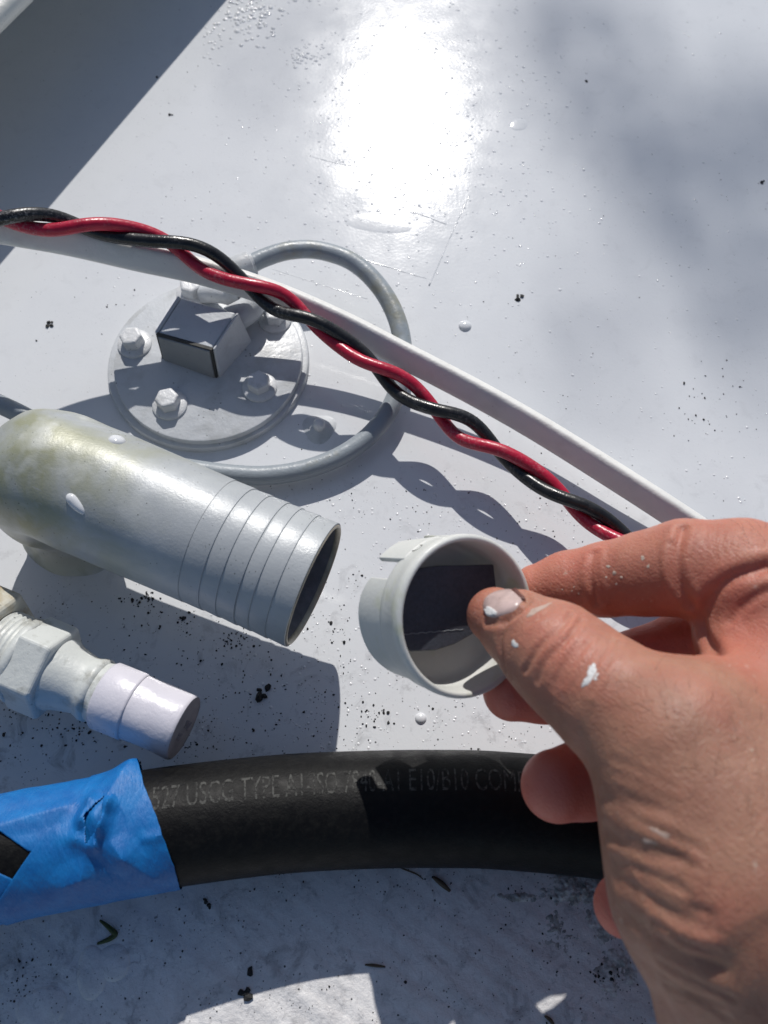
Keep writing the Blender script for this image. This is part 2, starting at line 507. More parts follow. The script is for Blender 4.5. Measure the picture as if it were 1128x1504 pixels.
PLATE_C = at(306, 527, 6)
def flange():
    c = PLATE_C
    t = thing('flange_plate', 'pale grey painted round plate with bolts and a square box on top', 'plate', (c[0], c[1], 0))
    v, f = disc(at(307, 532, 1.5), 43.2, -0.5, 3.2, 1.2); mesh('gasket', v, f, M['sender'], t, sharp=35)
    v, f = disc(c, 40.0, 3.25, 6.2, 0.7); mesh('plate', v, f, M['sender'], t, sharp=35)
    # bolts
    for k, (px, py, h) in enumerate(((195, 499, 5.2), (247, 589, 5.0), (380, 563, 4.8), (281, 424, 5.4), (403, 463, 5.0))):
        b = at(px, py, 9.5)
        v, f = lathe((b[0], b[1], 0), (0, 0, 1), [(6.1, 0.01), (6.1, 7.3), (7.1, 7.2), (7.9, 6.2), (8.0, 0.01)], 32)
        w = mesh('bolt', v, f, M['bolt'], t, sharp=40)
        v, f = hexprism((b[0], b[1], 7.6), (0.03 * (k - 2), 0.02, 1), 5.0, h, ref=(math.cos(k * 1.3), math.sin(k * 1.3), 0), cham=0.9)
        bevel_mesh(mesh('bolt_head', v, f, M['bolt'], w, smooth=False), 0.7, 3)
    # square box standing on the plate, lid with a dark seam on the near end
    zt = 22.0; zb = 6.0
    A = [at(232, 490, zt), at(311, 512, zt), at(346, 459, zt + 1.5), at(266, 437, zt + 1.5)]   # top, near-left first
    nl, nr, fr, fl = A
    Bt = [np.array([p[0], p[1], zb]) for p in A]
    Bt[0] = at(241, 525, zb); Bt[1] = at(319, 553, zb); Bt[2] = at(366, 500, zb); Bt[3] = Bt[0] + (Bt[2] - Bt[1])
    def prism(q, w):  # eight corner box
        V = np.array(q + w); F = [(0, 1, 2, 3), (4, 5, 6, 7), (0, 1, 5, 4), (1, 2, 6, 5), (2, 3, 7, 6), (3, 0, 4, 7)]
        return V, F
    v, f = prism(A, Bt); bx = bevel_mesh(mesh('box', v, f, M['sender'], t, smooth=False), 0.8, 3)
    # lid plate on the near end, proud of the box, then a thin dark line round it
    nor = nrm(np.cross(nr - nl, Bt[0] - nl)); nor = nor if nor[1] < 0 else -nor
    def inset(q, a, d):
        c_ = sum(q) / 4
        return [p + (c_ - p) * a + nor * d for p in q]
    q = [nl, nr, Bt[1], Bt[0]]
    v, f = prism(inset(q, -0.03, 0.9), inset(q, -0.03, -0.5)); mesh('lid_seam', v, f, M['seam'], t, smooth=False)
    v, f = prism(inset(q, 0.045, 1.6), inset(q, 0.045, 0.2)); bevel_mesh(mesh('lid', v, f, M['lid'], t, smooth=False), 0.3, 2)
    # raised side flaps of the box
    side = nrm(np.cross(fr - nr, Bt[1] - nr)); side = side if side[0] > 0 else -side
    q = [nr, fr, Bt[2], Bt[1]]
    v, f = prism([p + side * 1.5 + np.array([0, 0, 0.6]) * (i < 2) for i, p in enumerate(q)], [p + side * 0.3 for p in q])
    bevel_mesh(mesh('side_flap', v, f, M['sender'], t, smooth=False), 0.4, 2)
    q = [nl, fl, Bt[3], Bt[0]]
    v, f = prism([p - side * 1.5 + np.array([0, 0, 0.6]) * (i < 2) for i, p in enumerate(q)], [p - side * 0.3 for p in q])
    bevel_mesh(mesh('side_flap', v, f, M['sender'], t, smooth=False), 0.4, 2)
    # stub the lead comes out of, and its clamp
    P = catmull([at(340, 470, 14), at(368, 452, 15), at(372, 432, 17), at(362, 408, 19)], 8)
    v, f = sweep(P, lambda i: circ(6.0 - 0.05 * i, 24)); mesh('lead_stub', v, f, M['sender'], t, sharp=40)
    P = np.array([at(300, 432, 9), at(312, 431, 12), at(330, 433, 14), at(352, 440, 13)]); P = catmull(P, 5)
    v, f = sweep(P, circ(4.0, 16)); mesh('terminal', v, f, M['sender'], t)
flange()

# the grey lead: out of the stub, round in a loop and off behind the big pipe
def lead():
    pts = [(356, 396, 20), (385, 380, 20), (425, 368, 20), (470, 368, 19), (520, 386, 18), (560, 425, 16), (585, 475, 14), (592, 530, 11),
           (580, 585, 9), (550, 632, 7.5), (505, 667, 6.5), (450, 689, 6), (395, 698, 6), (345, 697, 6), (290, 690, 6), (200, 674, 6), (100, 645, 7), (45, 616, 9), (0, 594, 12), (-80, 560, 14)]
    P = catmull([at(*p) for p in pts], 8)
    t = thing('grey_lead', 'painted grey lead bent in a loop round the bolted plate', 'cable', (*P[60][:2], 0))
    v, f = sweep(P, circ(3.9, 24)); mesh('jacket', v, f, M['lead'], t)
    P = catmull([at(336, 404, 19), at(350, 397, 20), at(364, 391, 20.2), at(372, 388, 20.2)], 5)
    v, f = sweep(P, lambda i: circ(6.2 if i < 13 else 5.4, 24)); mesh('collar', v, f, M['sender'], t, sharp=40)
lead()

# small painted stud beside the plate
def stud():
    c = at(468, 622, 4)
    t = thing('deck_stud', 'small painted stud sticking up between plate and grey loop', 'stud', (c[0], c[1], 0))
    v, f = lathe((c[0], c[1], 0), (0, 0, 1), [(-0.3, 7.5), (0.25, 6.5), (0.9, 4.6), (2.2, 3.4), (2.6, 0.01)], 24, jitter=lambda t_, a: 1 + 0.12 * math.sin(3 * a + t_))
    mesh('paint_collar', v, f, M['sender'], t)
    v, f = lathe((c[0], c[1], 1.5), (0.1, -0.25, 1), [(0, 2.6), (4.2, 2.4), (5.0, 2.0), (5.6, 1.1), (5.8, 0.01)], 16)
    mesh('stud_tip', v, f, M['bolt'], t)
stud()

# ------------------------------------------------------------------ big barbed pipe
def big_pipe():
    E = at(461, 859, 42.0)                       # centre of the open end
    Q = at(92, 702, 47.0)                        # axis where the elbow starts
    ax = nrm(E - Q)
    base = at(80, 770, 0)
    t = thing('barbed_pipe', 'big weathered grey elbow pipe with ridged open end', 'pipe', (base[0], base[1], 0))
    L = np.linalg.norm(E - Q)
    # straight part + barb as a turned profile
    rb = 21.6
    barb0 = L * 0.60
    n = 6
    cuts = barb0 + (L - barb0) * np.array([0, 0.20, 0.36, 0.53, 0.66, 0.82, 1.0])
    O = Q
    # elbow swept down into the deck
    down = np.array([0, 0, -1.0])
    rad = 23.0
    c = Q + down * rad
    bend = []
    for k in range(13):
        a = k / 12 * math.pi / 2
        bend.append(c - ax * rad * math.sin(a) * 0.5 + np.array([0, 0, 1]) * rad * math.cos(a))
    for zz in (17, 11, 6, 3, 1, -1.5):
        p = bend[12].copy(); p[2] = zz; bend.append(p)
    nst = 24
    bend = [Q + ax * (barb0 + 0.4) * (1 - k / nst) for k in range(nst)] + bend
    bend = np.array(bend)
    def sec(i):
        z = bend[i][2]
        fl = 0.0
        if i > nst + 10: fl = 5.0 * max(0, 1 - z / 14.0) ** 2.2 - 4.5 * min(1, max(0, (30 - z) / 16.0))
        r = 21.9 + 0.8 * min(1, i / nst) + fl
        s = circ(r, 96)
        return s
    # parallel transport frame for the bend: horizontal side vector is constant
    side = nrm(np.cross(ax, (0, 0, 1)))
    T = np.gradient(bend, axis=0); T /= np.linalg.norm(T, axis=1)[:, None]
    V, F = [], []
    m = 96
    for i in range(len(bend)):
        b = nrm(np.cross(side, T[i]))
        s = sec(i)
        V.append(bend[i] + s[:, :1] * side + s[:, 1:] * b)
    V = np.vstack(V)
    lump = np.repeat(np.clip((np.arange(len(bend)) - 14) / 12.0, 0, 1), m)[:, None]
    V += lump * (0.35 * np.sin(V[:, [1, 2, 0]] * 0.21) + 0.25 * np.sin(V[:, [2, 0, 1]] * 0.37 + 1))   # hand-finished lumps
    V[:, 2] = np.maximum(V[:, 2], -1.5)
    for i in range(len(bend) - 1):
        for j in range(m):
            a = i * m + j; bq = i * m + (j + 1) % m
            F.append((a, bq, bq + m, a + m))
    bd = mesh('body', V, F, M['pipe'], t)
    ring_objs = []
    for k in range(n):
        t0 = cuts[k]; step = cuts[k + 1] - t0
        pr = [(t0 - 0.3, 21.1), (t0 - 0.1, 21.45), (t0 + step * 0.12, 21.58), (t0 + step - 0.5, 21.85), (t0 + step - 0.12, 21.8), (t0 + step, 21.4)]
        if k == 0: pr[0] = (t0 - 0.2, 21.6); pr[1] = (t0, 21.75); pr[2] = (t0 + step * 0.12, 21.8)
        v, f = lathe(O, ax, pr, 96)
        ring_objs.append(mesh('barb_ring', v, f, M['pipe'], t, sharp=50))
    v, f = lathe(O, ax, [(L - 0.2, 21.3), (L + 0.25, 21.2), (L + 0.45, 20.8), (L + 0.3, 20.35), (L - 1.5, 20.3)], 96)
    mesh('lip', v, f, M['edge'], t)
    v, f = lathe(O, ax, [(L - 1.4, 20.0), (L - 40, 19.9), (L - 75, 19.5), (L - 76, 0.01)], 72)
    mesh('bore', v, f, M['bore'], t)
    for o in [bd] + ring_objs:
        at_ = o.data.attributes.new('along', 'FLOAT', 'POINT')
        co = np.empty(len(o.data.vertices) * 3); o.data.vertices.foreach_get('co', co)
        co = co.reshape(-1, 3) / S + ORG[o.name]
        d = (co - Q) @ ax
        val = np.clip(1 - (d - 5) / 55.0, 0, 1)
        at_.data.foreach_set('value', val.astype(np.float32))
    # drips of paint on the pipe
    for (px, py, rr, st) in ((172, 646, 2.6, 1.0), (106, 735, 1.7, 2.3)):
        d = ray(px, py); C0 = np.array([0, 0, CAM_H])
        # meet the cylinder
        best = None
        for s in np.linspace(100, 420, 1600):
            p = C0 + d * s
            w = p - Q; r_ = np.linalg.norm(w - ax * (w @ ax))
            if r_ < 22.5: best = p; break
        if best is None: continue
        w = best - Q; nn = nrm(w - ax * (w @ ax))
        prof = [(-0.3, rr * 1.1), (0.3, rr), (0.8, rr * 0.75), (1.1, rr * 0.4), (1.2, 0.01)]
        v, f = lathe(best, nn, prof, 20)
        if st > 1:
            dr = nrm(np.array([0.6, -0.8, 0]) - nn * (np.array([0.6, -0.8, 0]) @ nn))
            q = (v - best) @ dr
            v = v + np.outer(q * (st - 1) * np.where(q > 0, 1.6, 0.3), dr)
        mesh('paint_run', v, f, M['drop'], t)
big_pipe()

# ------------------------------------------------------------------ small fitting with white end cap
def fitting():
    KR = 0.91
    def flathe(o, ax_, prof, *x, **k): return lathe(o, ax_, [(q, r * KR) for q, r in prof], *x, **k)
    def fhex(c, ax_, r, *x, **k): return hexprism(c, ax_, r * KR, *x, **k)
    E = at(271, 1069, 28.0); A = at(20, 962, 30.0)
    ax = nrm(E - A); L = np.linalg.norm(E - A)
    t = thing('pipe_fitting', 'painted hex nut fitting at the left edge under the big pipe', 'fitting', (*A[:2], 0))
    def pos(px): return (px - 20) / (271 - 20) * L
    n0, n1 = pos(34), pos(88)
    # larger body running out of the picture
    v, f = fhex(A + ax * (pos(-60)), ax, 21.5, pos(2) - pos(-60), ref=(0.25, 0.1, 1), cham=2.0); bevel_mesh(mesh('body_hex', v, f, M['brass'], t, smooth=False), 1.0, 2)
    v, f = flathe(A + ax * pos(-60), ax, [(-40, 16), (0, 16)], 40); mesh('body_tail', v, f, M['brass'], t)
    # thread between body and nut
    pr = []
    s0, s1 = pos(0), n0 + 1
    k = 5
    for i in range(k):
        q0 = s0 + (s1 - s0) * i / k; q1 = s0 + (s1 - s0) * (i + 1) / k
        pr += [(q0, 13.6), (q0 + (q1 - q0) * 0.35, 15.0), (q0 + (q1 - q0) * 0.65, 15.0)]
    pr.append((s1, 13.6))
    v, f = flathe(A, ax, pr, 48); mesh('thread', v, f, M['nut'], t)
    # hex nut with a turned collar on its back
    v, f = flathe(A, ax, [(n0 - 0.5, 13), (n0, 15.6), (n0 + 2.5, 16.0), (n0 + 3.0, 15.4)], 48); mesh('nut_collar', v, f, M['nut'], t)
    v, f = fhex(A + ax * (n0 + 2), ax, 17.6, n1 - n0 - 2, ref=(0.30, 0.25, 1), cham=1.3); bevel_mesh(mesh('hex_nut', v, f, M['nut'], t, smooth=False), 0.7, 2)
    # hose tail: flared neck and two barbs
    b0 = n1; c0 = pos(165)
    pr = [(b0 - 1, 13.6), (b0 + 1, 13.2), (b0 + 3.5, 12.0), (b0 + 8, 10.9), (pos(128), 10.5), (pos(134), 10.9), (pos(140), 11.6), (pos(146), 11.6), (pos(148), 10.8), (pos(152), 11.0), (pos(158), 11.7), (pos(160), 10.9), (c0 + 6, 10.9)]
    v, f = flathe(A, ax, pr, 56); mesh('hose_tail', v, f, M['nut'], t, sharp=60)
    # cap pushed over the end
    cbase = A + ax * pos(200)
    t2 = thing('end_cap', 'glossy white vinyl cap pushed over the end of the small fitting', 'cap', (cbase[0], cbase[1], cbase[2] - 11))
    q0 = pos(157); q1 = L
    lump = lambda tt, a: 1 + 0.010 * math.sin(3 * a + tt * 0.25) + 0.008 * math.sin(5 * a - tt * 0.4)
    pr = [(q0 - 0.2, 11.0), (q0, 11.9), (q0 + 2, 12.2)] + [(q0 + 2 + (q1 - q0 - 3) * i / 10, 12.2 - 0.35 * math.sin(i / 10 * 3.0) - 0.35 * i / 10) for i in range(1, 11)] + [(q1 - 0.15, 11.5), (q1, 11.3)]
    v, f = flathe(A, ax, pr, 72, jitter=lump); mesh('sleeve', v, f, M['vinyl'], t2)
    # step where the vinyl laps itself
    pr = [(q0 + 0.4, 12.25), (q0 + 0.8, 12.55), (pos(199), 12.30), (pos(202), 12.25), (pos(202.5), 11.8)]
    v, f = flathe(A, ax, pr, 72, ref=(0, 0, 1), a0=-1.2, a1=1.5, jitter=lump)
    w_ = np.linspace(0, 1, 72)
    mesh('lapped_edge', v, f, M['vinyl'], t2)
    v, f = flathe(A, ax, [(q1 - 0.05, 11.32), (q1 + 0.02, 11.1), (q1 + 0.02, 0.01)], 72); mesh('end_face', v, f, M['vinyl_end'], t2)
    # moulded size marks on the end face
    e1 = nrm(np.array([0.0, 0, 1]) - ax * ax[2]); e2 = np.cross(ax, e1)
    rot = R(0)
    for s, (ox, oy), size in (('7/16', (-5.6, -2.6), 4.0), ('R8', (-0.6, 1.9), 3.6)):
        V, F = text_mesh(s, size, 0.6)
        # reading direction runs up the face
        P = [A + ax * (q1 + z) + e1 * (x + ox) + (-e2) * (-(y + oy)) * 1.0 for x, y, z in V]
        mesh('moulded_mark', P, F, M['vinyl_end'], t2, smooth=False)

def text_mesh(s, size, depth=0.0, xs=1.0):
    cu = bpy.data.curves.new('t', 'FONT'); cu.body = s; cu.size = size; cu.extrude = depth / 2; cu.resolution_u = 3
    ob = bpy.data.objects.new('t', cu); COL.objects.link(ob)
    bpy.context.view_layer.update()
    me = bpy.data.meshes.new_from_object(ob.evaluated_get(bpy.context.evaluated_depsgraph_get()))
    bm = bmesh.new(); bm.from_mesh(me)
    bmesh.ops.triangulate(bm, faces=bm.faces)
    if depth == 0.0:
        for _ in range(2):
            es = [e for e in bm.edges if abs(e.verts[0].co.y - e.verts[1].co.y) > size * 0.16]
            if es: bmesh.ops.subdivide_edges(bm, edges=es, cuts=1)
            bmesh.ops.triangulate(bm, faces=bm.faces)
    bm.verts.index_update()
    V = [(v.co.x * xs, v.co.y, v.co.z) for v in bm.verts]
    F = [tuple(v.index for v in f.verts) for f in bm.faces]
    bm.free()
    bpy.data.objects.remove(ob); bpy.data.curves.remove(cu); bpy.data.meshes.remove(me)
    return V, F
fitting()

# ------------------------------------------------------------------ black hose with print, blue tape
HR = 17.8
HOSE = catmull([at(*p) for p in ((-420, 1385, 40), (-200, 1312, 36), (0, 1260, 31), (130, 1234, 27.5), (250, 1213, 24), (400, 1195, 20), (520, 1188, 17.8),
                                 (640, 1186, 17.8), (740, 1189, 17.8), (900, 1205, 17.8), (1100, 1238, 17.8), (1400, 1300, 17.8), (1700, 1380, 17.8))], 14)
HT, HN, HB = frames(HOSE)
HU = np.concatenate([[0], np.cumsum(np.linalg.norm(np.diff(HOSE, axis=0), axis=1))])
HN = np.where((HN[:, 1] > 0)[:, None], -HN, HN)          # side vector points to the near side
def hose_pt(u, phi, r):
    u = np.asarray(u, float); phi = np.asarray(phi, float)
    C_ = np.stack([np.interp(u, HU, HOSE[:, k]) for k in range(3)], -1)
    N_ = np.stack([np.interp(u, HU, HN[:, k]) for k in range(3)], -1)
    B_ = np.stack([np.interp(u, HU, HB[:, k]) for k in range(3)], -1)
    r = np.asarray(r)[..., None] if np.ndim(r) else r
    return C_ + r * (np.cos(phi)[..., None] * B_ + np.sin(phi)[..., None] * N_)
_ug, _pg = np.meshgrid(np.linspace(HU[0], HU[-1], 700), np.linspace(R(-75), R(95), 240), indexing='ij')
_pp = proj(hose_pt(_ug, _pg, HR))
def hose_uv(px, py):
    i = np.argmin((_pp[..., 0] - px) ** 2 + (_pp[..., 1] - py) ** 2)
    return _ug.flat[i], _pg.flat[i]

def hose():
    c = hose_pt(hose_uv(500, 1190)[0], 0.0, 0.0)
    t = thing('fuel_hose', 'thick black rubber hose with worn grey print across the foreground', 'hose', (c[0], c[1], 0))
    v, f = sweep(HOSE, circ(HR, 72)); mesh('hose_wall', v, f, M['rubber'], t)
    txt = '527 USCG TYPE A1-ISO 7840-A1 E10/B10 COMPLIANT'
    u0, p0 = hose_uv(222, 1190); u1, p1 = hose_uv(757, 1163)
    V, F = text_mesh(txt, 10.6, 0.0)
    V = np.array(V)
    # scale so that the part up to 'COM' spans the measured length
    Vc, _ = text_mesh(txt[:-6], 10.6, 0.0); wid = np.array(Vc)[:, 0].max()
    u = u0 + V[:, 0] * (u1 - u0) / wid
    ph = np.interp(u, [u0, hose_uv(400, 1168)[0], u1, u1 + 60], [p0, hose_uv(400, 1172)[1], p1, p1])
    P = hose_pt(u, ph - V[:, 1] / HR, HR + 0.10)
    mesh('printed_text', P, F, M['print'], t, smooth=False)
hose()

def tape():
    ref = hose_pt(hose_uv(150, 1230)[0], 0.0, 0.0)
    t = thing('masking_tape', 'crumpled blue masking tape wrapped round the left end of the black hose', 'tape', (ref[0], ref[1], 0))
    def crumple(u, ph, seed):
        a = u * 0.16 + seed; b = ph * HR * 0.16
        d = 0.14 * np.sin(a * 1.7 + np.sin(b * 1.3) * 1.5) + 0.12 * np.sin(b * 2.1 + 2 * np.sin(a * 0.9))
        d += 0.35 * np.maximum(0, 1 - np.abs(np.sin(a * 0.55 + b * 0.42 + seed)) * 4)
        d += 0.2 * np.maximum(0, 1 - np.abs(np.sin(a * 0.8 - b * 0.7 + seed * 2)) * 5)
        return d
    def seg_dist(u, v, a, b):
        a = np.array(a); b = np.array(b); ab = b - a
        s = np.clip(((u - a[0]) * ab[0] + (v - a[1]) * ab[1]) / (ab @ ab), 0, 1)
        return np.hypot(u - a[0] - s * ab[0], v - a[1] - s * ab[1]), s
    def uvmm(px, py):
        u, p = hose_uv(px, py); return (u, p * HR)
    pk = uvmm(196, 1140); puck = uvmm(143, 1206); low = uvmm(225, 1285)
    ridges = [(uvmm(150, 1190), pk, 2.2, 3.6), (puck, uvmm(182, 1255), 1.8, 2.4), (uvmm(182, 1255), low, 1.2, 2.4), (uvmm(122, 1285), uvmm(95, 1296), 1.2, 2.4), (puck, uvmm(122, 1285), 1.1, 2.6), (uvmm(0, 1215), uvmm(95, 1188), 1.3, 1.8), (uvmm(215, 1232), uvmm(246, 1224), 0.6, 1.0)]
    def surf(u, ph, base, seed, top=True):
        v = ph * HR
        d = base + 0.45 * crumple(u, ph, seed)
        for a, b, h, w in ridges:
            q, s = seg_dist(u, v, a, b); d = d + h * np.maximum(0, 1 - q / (w * 2.4)) ** 1.3
        # pinched pucker with an open mouth
        du, dv = u - puck[0], v - puck[1]
        x_, y_ = du * 0.9 + dv * 0.43, -du * 0.43 + dv * 0.9
        along = np.exp(-(y_ / 6.0) ** 4)
        if top: d = d + along * (4.2 * np.exp(-np.abs((x_ - 2.6) / 1.3) ** 1.5) + 2.6 * np.exp(-np.abs((x_ + 3.2) / 1.8) ** 1.5)) * (0.8 + 0.3 * np.sin(y_ * 1.1)) + 1.4 * np.exp(-np.hypot(x_ / 6, (y_ - 6) / 2.2) ** 2)
        # the corner that stands off the hose at the top
        q = np.hypot(u - pk[0], (v - pk[1]) * 0.8)
        d = d + 2.6 * np.exp(-(q / 7.0) ** 2)
        return np.maximum(d, 0.25)
    def grid(U, PH, base, seed, name):
        D = surf(U, PH, base, seed, name == 'front_wrap')
        if name == 'front_wrap': D = D + 0.35 * np.maximum(0, 1 - np.abs(np.sin(U * 0.33 - PH * HR * 0.22 + 0.6 * np.sin(PH * 5))) * 6) * np.exp(-np.hypot(U - puck[0], PH * HR - puck[1]) / 16)
        P = hose_pt(U, PH, HR + D)
        P[..., 2] = np.maximum(P[..., 2], 0.15)
        n, m = U.shape
        du, dv = U - puck[0], PH * HR - puck[1]
        x_, y_ = du * 0.9 + dv * 0.43, -du * 0.43 + dv * 0.9
        mouth = (np.abs(x_ / 2.6) + np.abs(y_ / 6.0) < 1) if name == 'front_wrap' else np.zeros(U.shape, bool)
        F = [(i * m + j, i * m + j + 1, (i + 1) * m + j + 1, (i + 1) * m + j) for i in range(n - 1) for j in range(m - 1) if not mouth[i, j]]
        o = mesh(name, P.reshape(-1, 3), F, M['tape'], t, sharp=22)
        md = o.modifiers.new('thickness', 'SOLIDIFY'); md.thickness = 0.10 * S; md.offset = 0
        return o
    # piece A: right-hand wrap, slanting right edge and diagonal left edge
    redge = [(204, 1136), (214, 1160), (228, 1195), (243, 1235), (256, 1268), (262, 1288)]
    ledge_ = [(128, 1158), (112, 1180), (88, 1207), (47, 1250), (18, 1292), (-8, 1330)]
    ru = np.array([hose_uv(*p) for p in redge]); lu = np.array([hose_uv(*p) for p in ledge_])
    ru = ru[np.argsort(ru[:, 1])]; lu = lu[np.argsort(lu[:, 1])]
    PH = np.linspace(R(-150), R(150), 150)
    UR = np.interp(PH, ru[:, 1], ru[:, 0]) + 0.10 * np.sin(PH * 23) * np.sin(PH * 7)
    UL = np.interp(PH, lu[:, 1], lu[:, 0])
    ss = np.linspace(0, 1, 130)
    U = UL[:, None] + (UR - UL)[:, None] * ss[None]
    grid(U, np.repeat(PH[:, None], 130, 1), 0.75, 1.0, 'front_wrap')
    # piece B: upper-left strip under A
    ulo = hose_uv(-170, 1320)[0]; uhi = hose_uv(190, 1200)[0]
    uu = np.linspace(ulo, uhi, 130)
    be = np.array([hose_uv(*p) for p in ((-60, 1196), (0, 1222), (42, 1250), (100, 1268), (180, 1270))])
    pl = np.interp(uu, be[:, 0], be[:, 1])
    U = np.repeat(uu[:, None], 90, 1)
    PHB = R(-140) + (pl[:, None] - R(-140)) * np.linspace(0, 1, 90)[None]
    grid(U, PHB, 0.30, 2.4, 'upper_strip')
    # piece C: the lower-left corner
    uhi = hose_uv(60, 1330)[0]
    uu = np.linspace(ulo, uhi, 60)
    ce = np.array([hose_uv(*p) for p in ((-100, 1250), (0, 1281), (18, 1289), (60, 1310))])
    pl = np.interp(uu, ce[:, 0], ce[:, 1])
    PHC = pl[:, None] + (R(150) - pl[:, None]) * np.linspace(0, 1, 60)[None]
    grid(np.repeat(uu[:, None], 60, 1), PHC, 0.35, 4.1, 'lower_strip')
tape()

# ------------------------------------------------------------------ cables
def white_cable():
    pts = [(-160, 308, 64), (0, 337, 52), (100, 355, 44), (200, 378, 37), (300, 400, 31), (400, 432, 26), (500, 475, 21), (600, 526, 17), (700, 578, 14), (795, 632, 12), (915, 707, 11), (1000, 762, 10), (1110, 836, 9), (1260, 930, 9)]
    P = catmull([at(*p) for p in pts], 10)
    a = np.arange(28) * 2 * math.pi / 28
    ex = lambda c: np.sign(c) * np.abs(c) ** 0.55
    sec = np.stack([ex(np.cos(a)) * 2.9, ex(np.sin(a)) * 5.4], -1)
    n = len(P)
    o = None
    v, f = sweep(P, sec, roll=lambda i: R(38) - R(8) * i / n)
    b = P[n // 2]
    o = mesh('white_cable', v, f, M['white'], base=(b[0], b[1], 0))
    tag(o, 'flat white cable running diagonally behind the twisted wires', 'cable')
white_cable()

def twisted():
    cr = [(-110, 312, 66), (12, 322, 60), (125, 333, 52), (250, 357, 44), (362, 418, 36), (452, 468, 30), (549, 537, 24), (637, 601, 20), (728, 659, 18), (830, 732, 17), (930, 800, 16), (1035, 868, 14), (1150, 940, 12)]
    n = 14
    P = catmull([at(*p) for p in cr], n)
    T, N, B = frames(P)
    N = np.where((N[:, 1] < 0)[:, None], -N, N)            # away from the viewer = 'upper' in the picture
    rw = 2.55
    ph = np.arange(len(P)) / n * math.pi                   # one crossing per control point
    # tilt the pair's 'top' towards the viewer's side of vertical
    ii = np.arange(len(P))
    lat = (3.05 + 0.6 * np.sin(ii * 0.13 + 1) + 0.4 * np.sin(ii * 0.31))[:, None]; ver = 2.8
    top = 0.85 * B - 0.5 * N; top /= np.linalg.norm(top, axis=1)[:, None]
    sid = 0.85 * N + 0.5 * B; sid /= np.linalg.norm(sid, axis=1)[:, None]
    s = np.sin(ph)[:, None]; c = np.cos(ph)[:, None]
    # crossing 1 (index 1): black on top and moving up; crossing 2: red on top
    blackP = P + lat * (-s) * sid - ver * c * top
    redP = P + lat * s * sid + ver * c * top
    mid = P[len(P) // 2]
    for nm, Q, mat, lab in (('red_wire', redP, 'red', 'red insulated wire twisted round the black wire'), ('black_wire', blackP, 'black', 'black insulated wire twisted round the red wire')):
        v, f = sweep(Q, circ(rw, 24))
        o = mesh(nm, v, f, M[mat], base=(mid[0], mid[1], 0)); tag(o, lab, 'wire')
twisted()

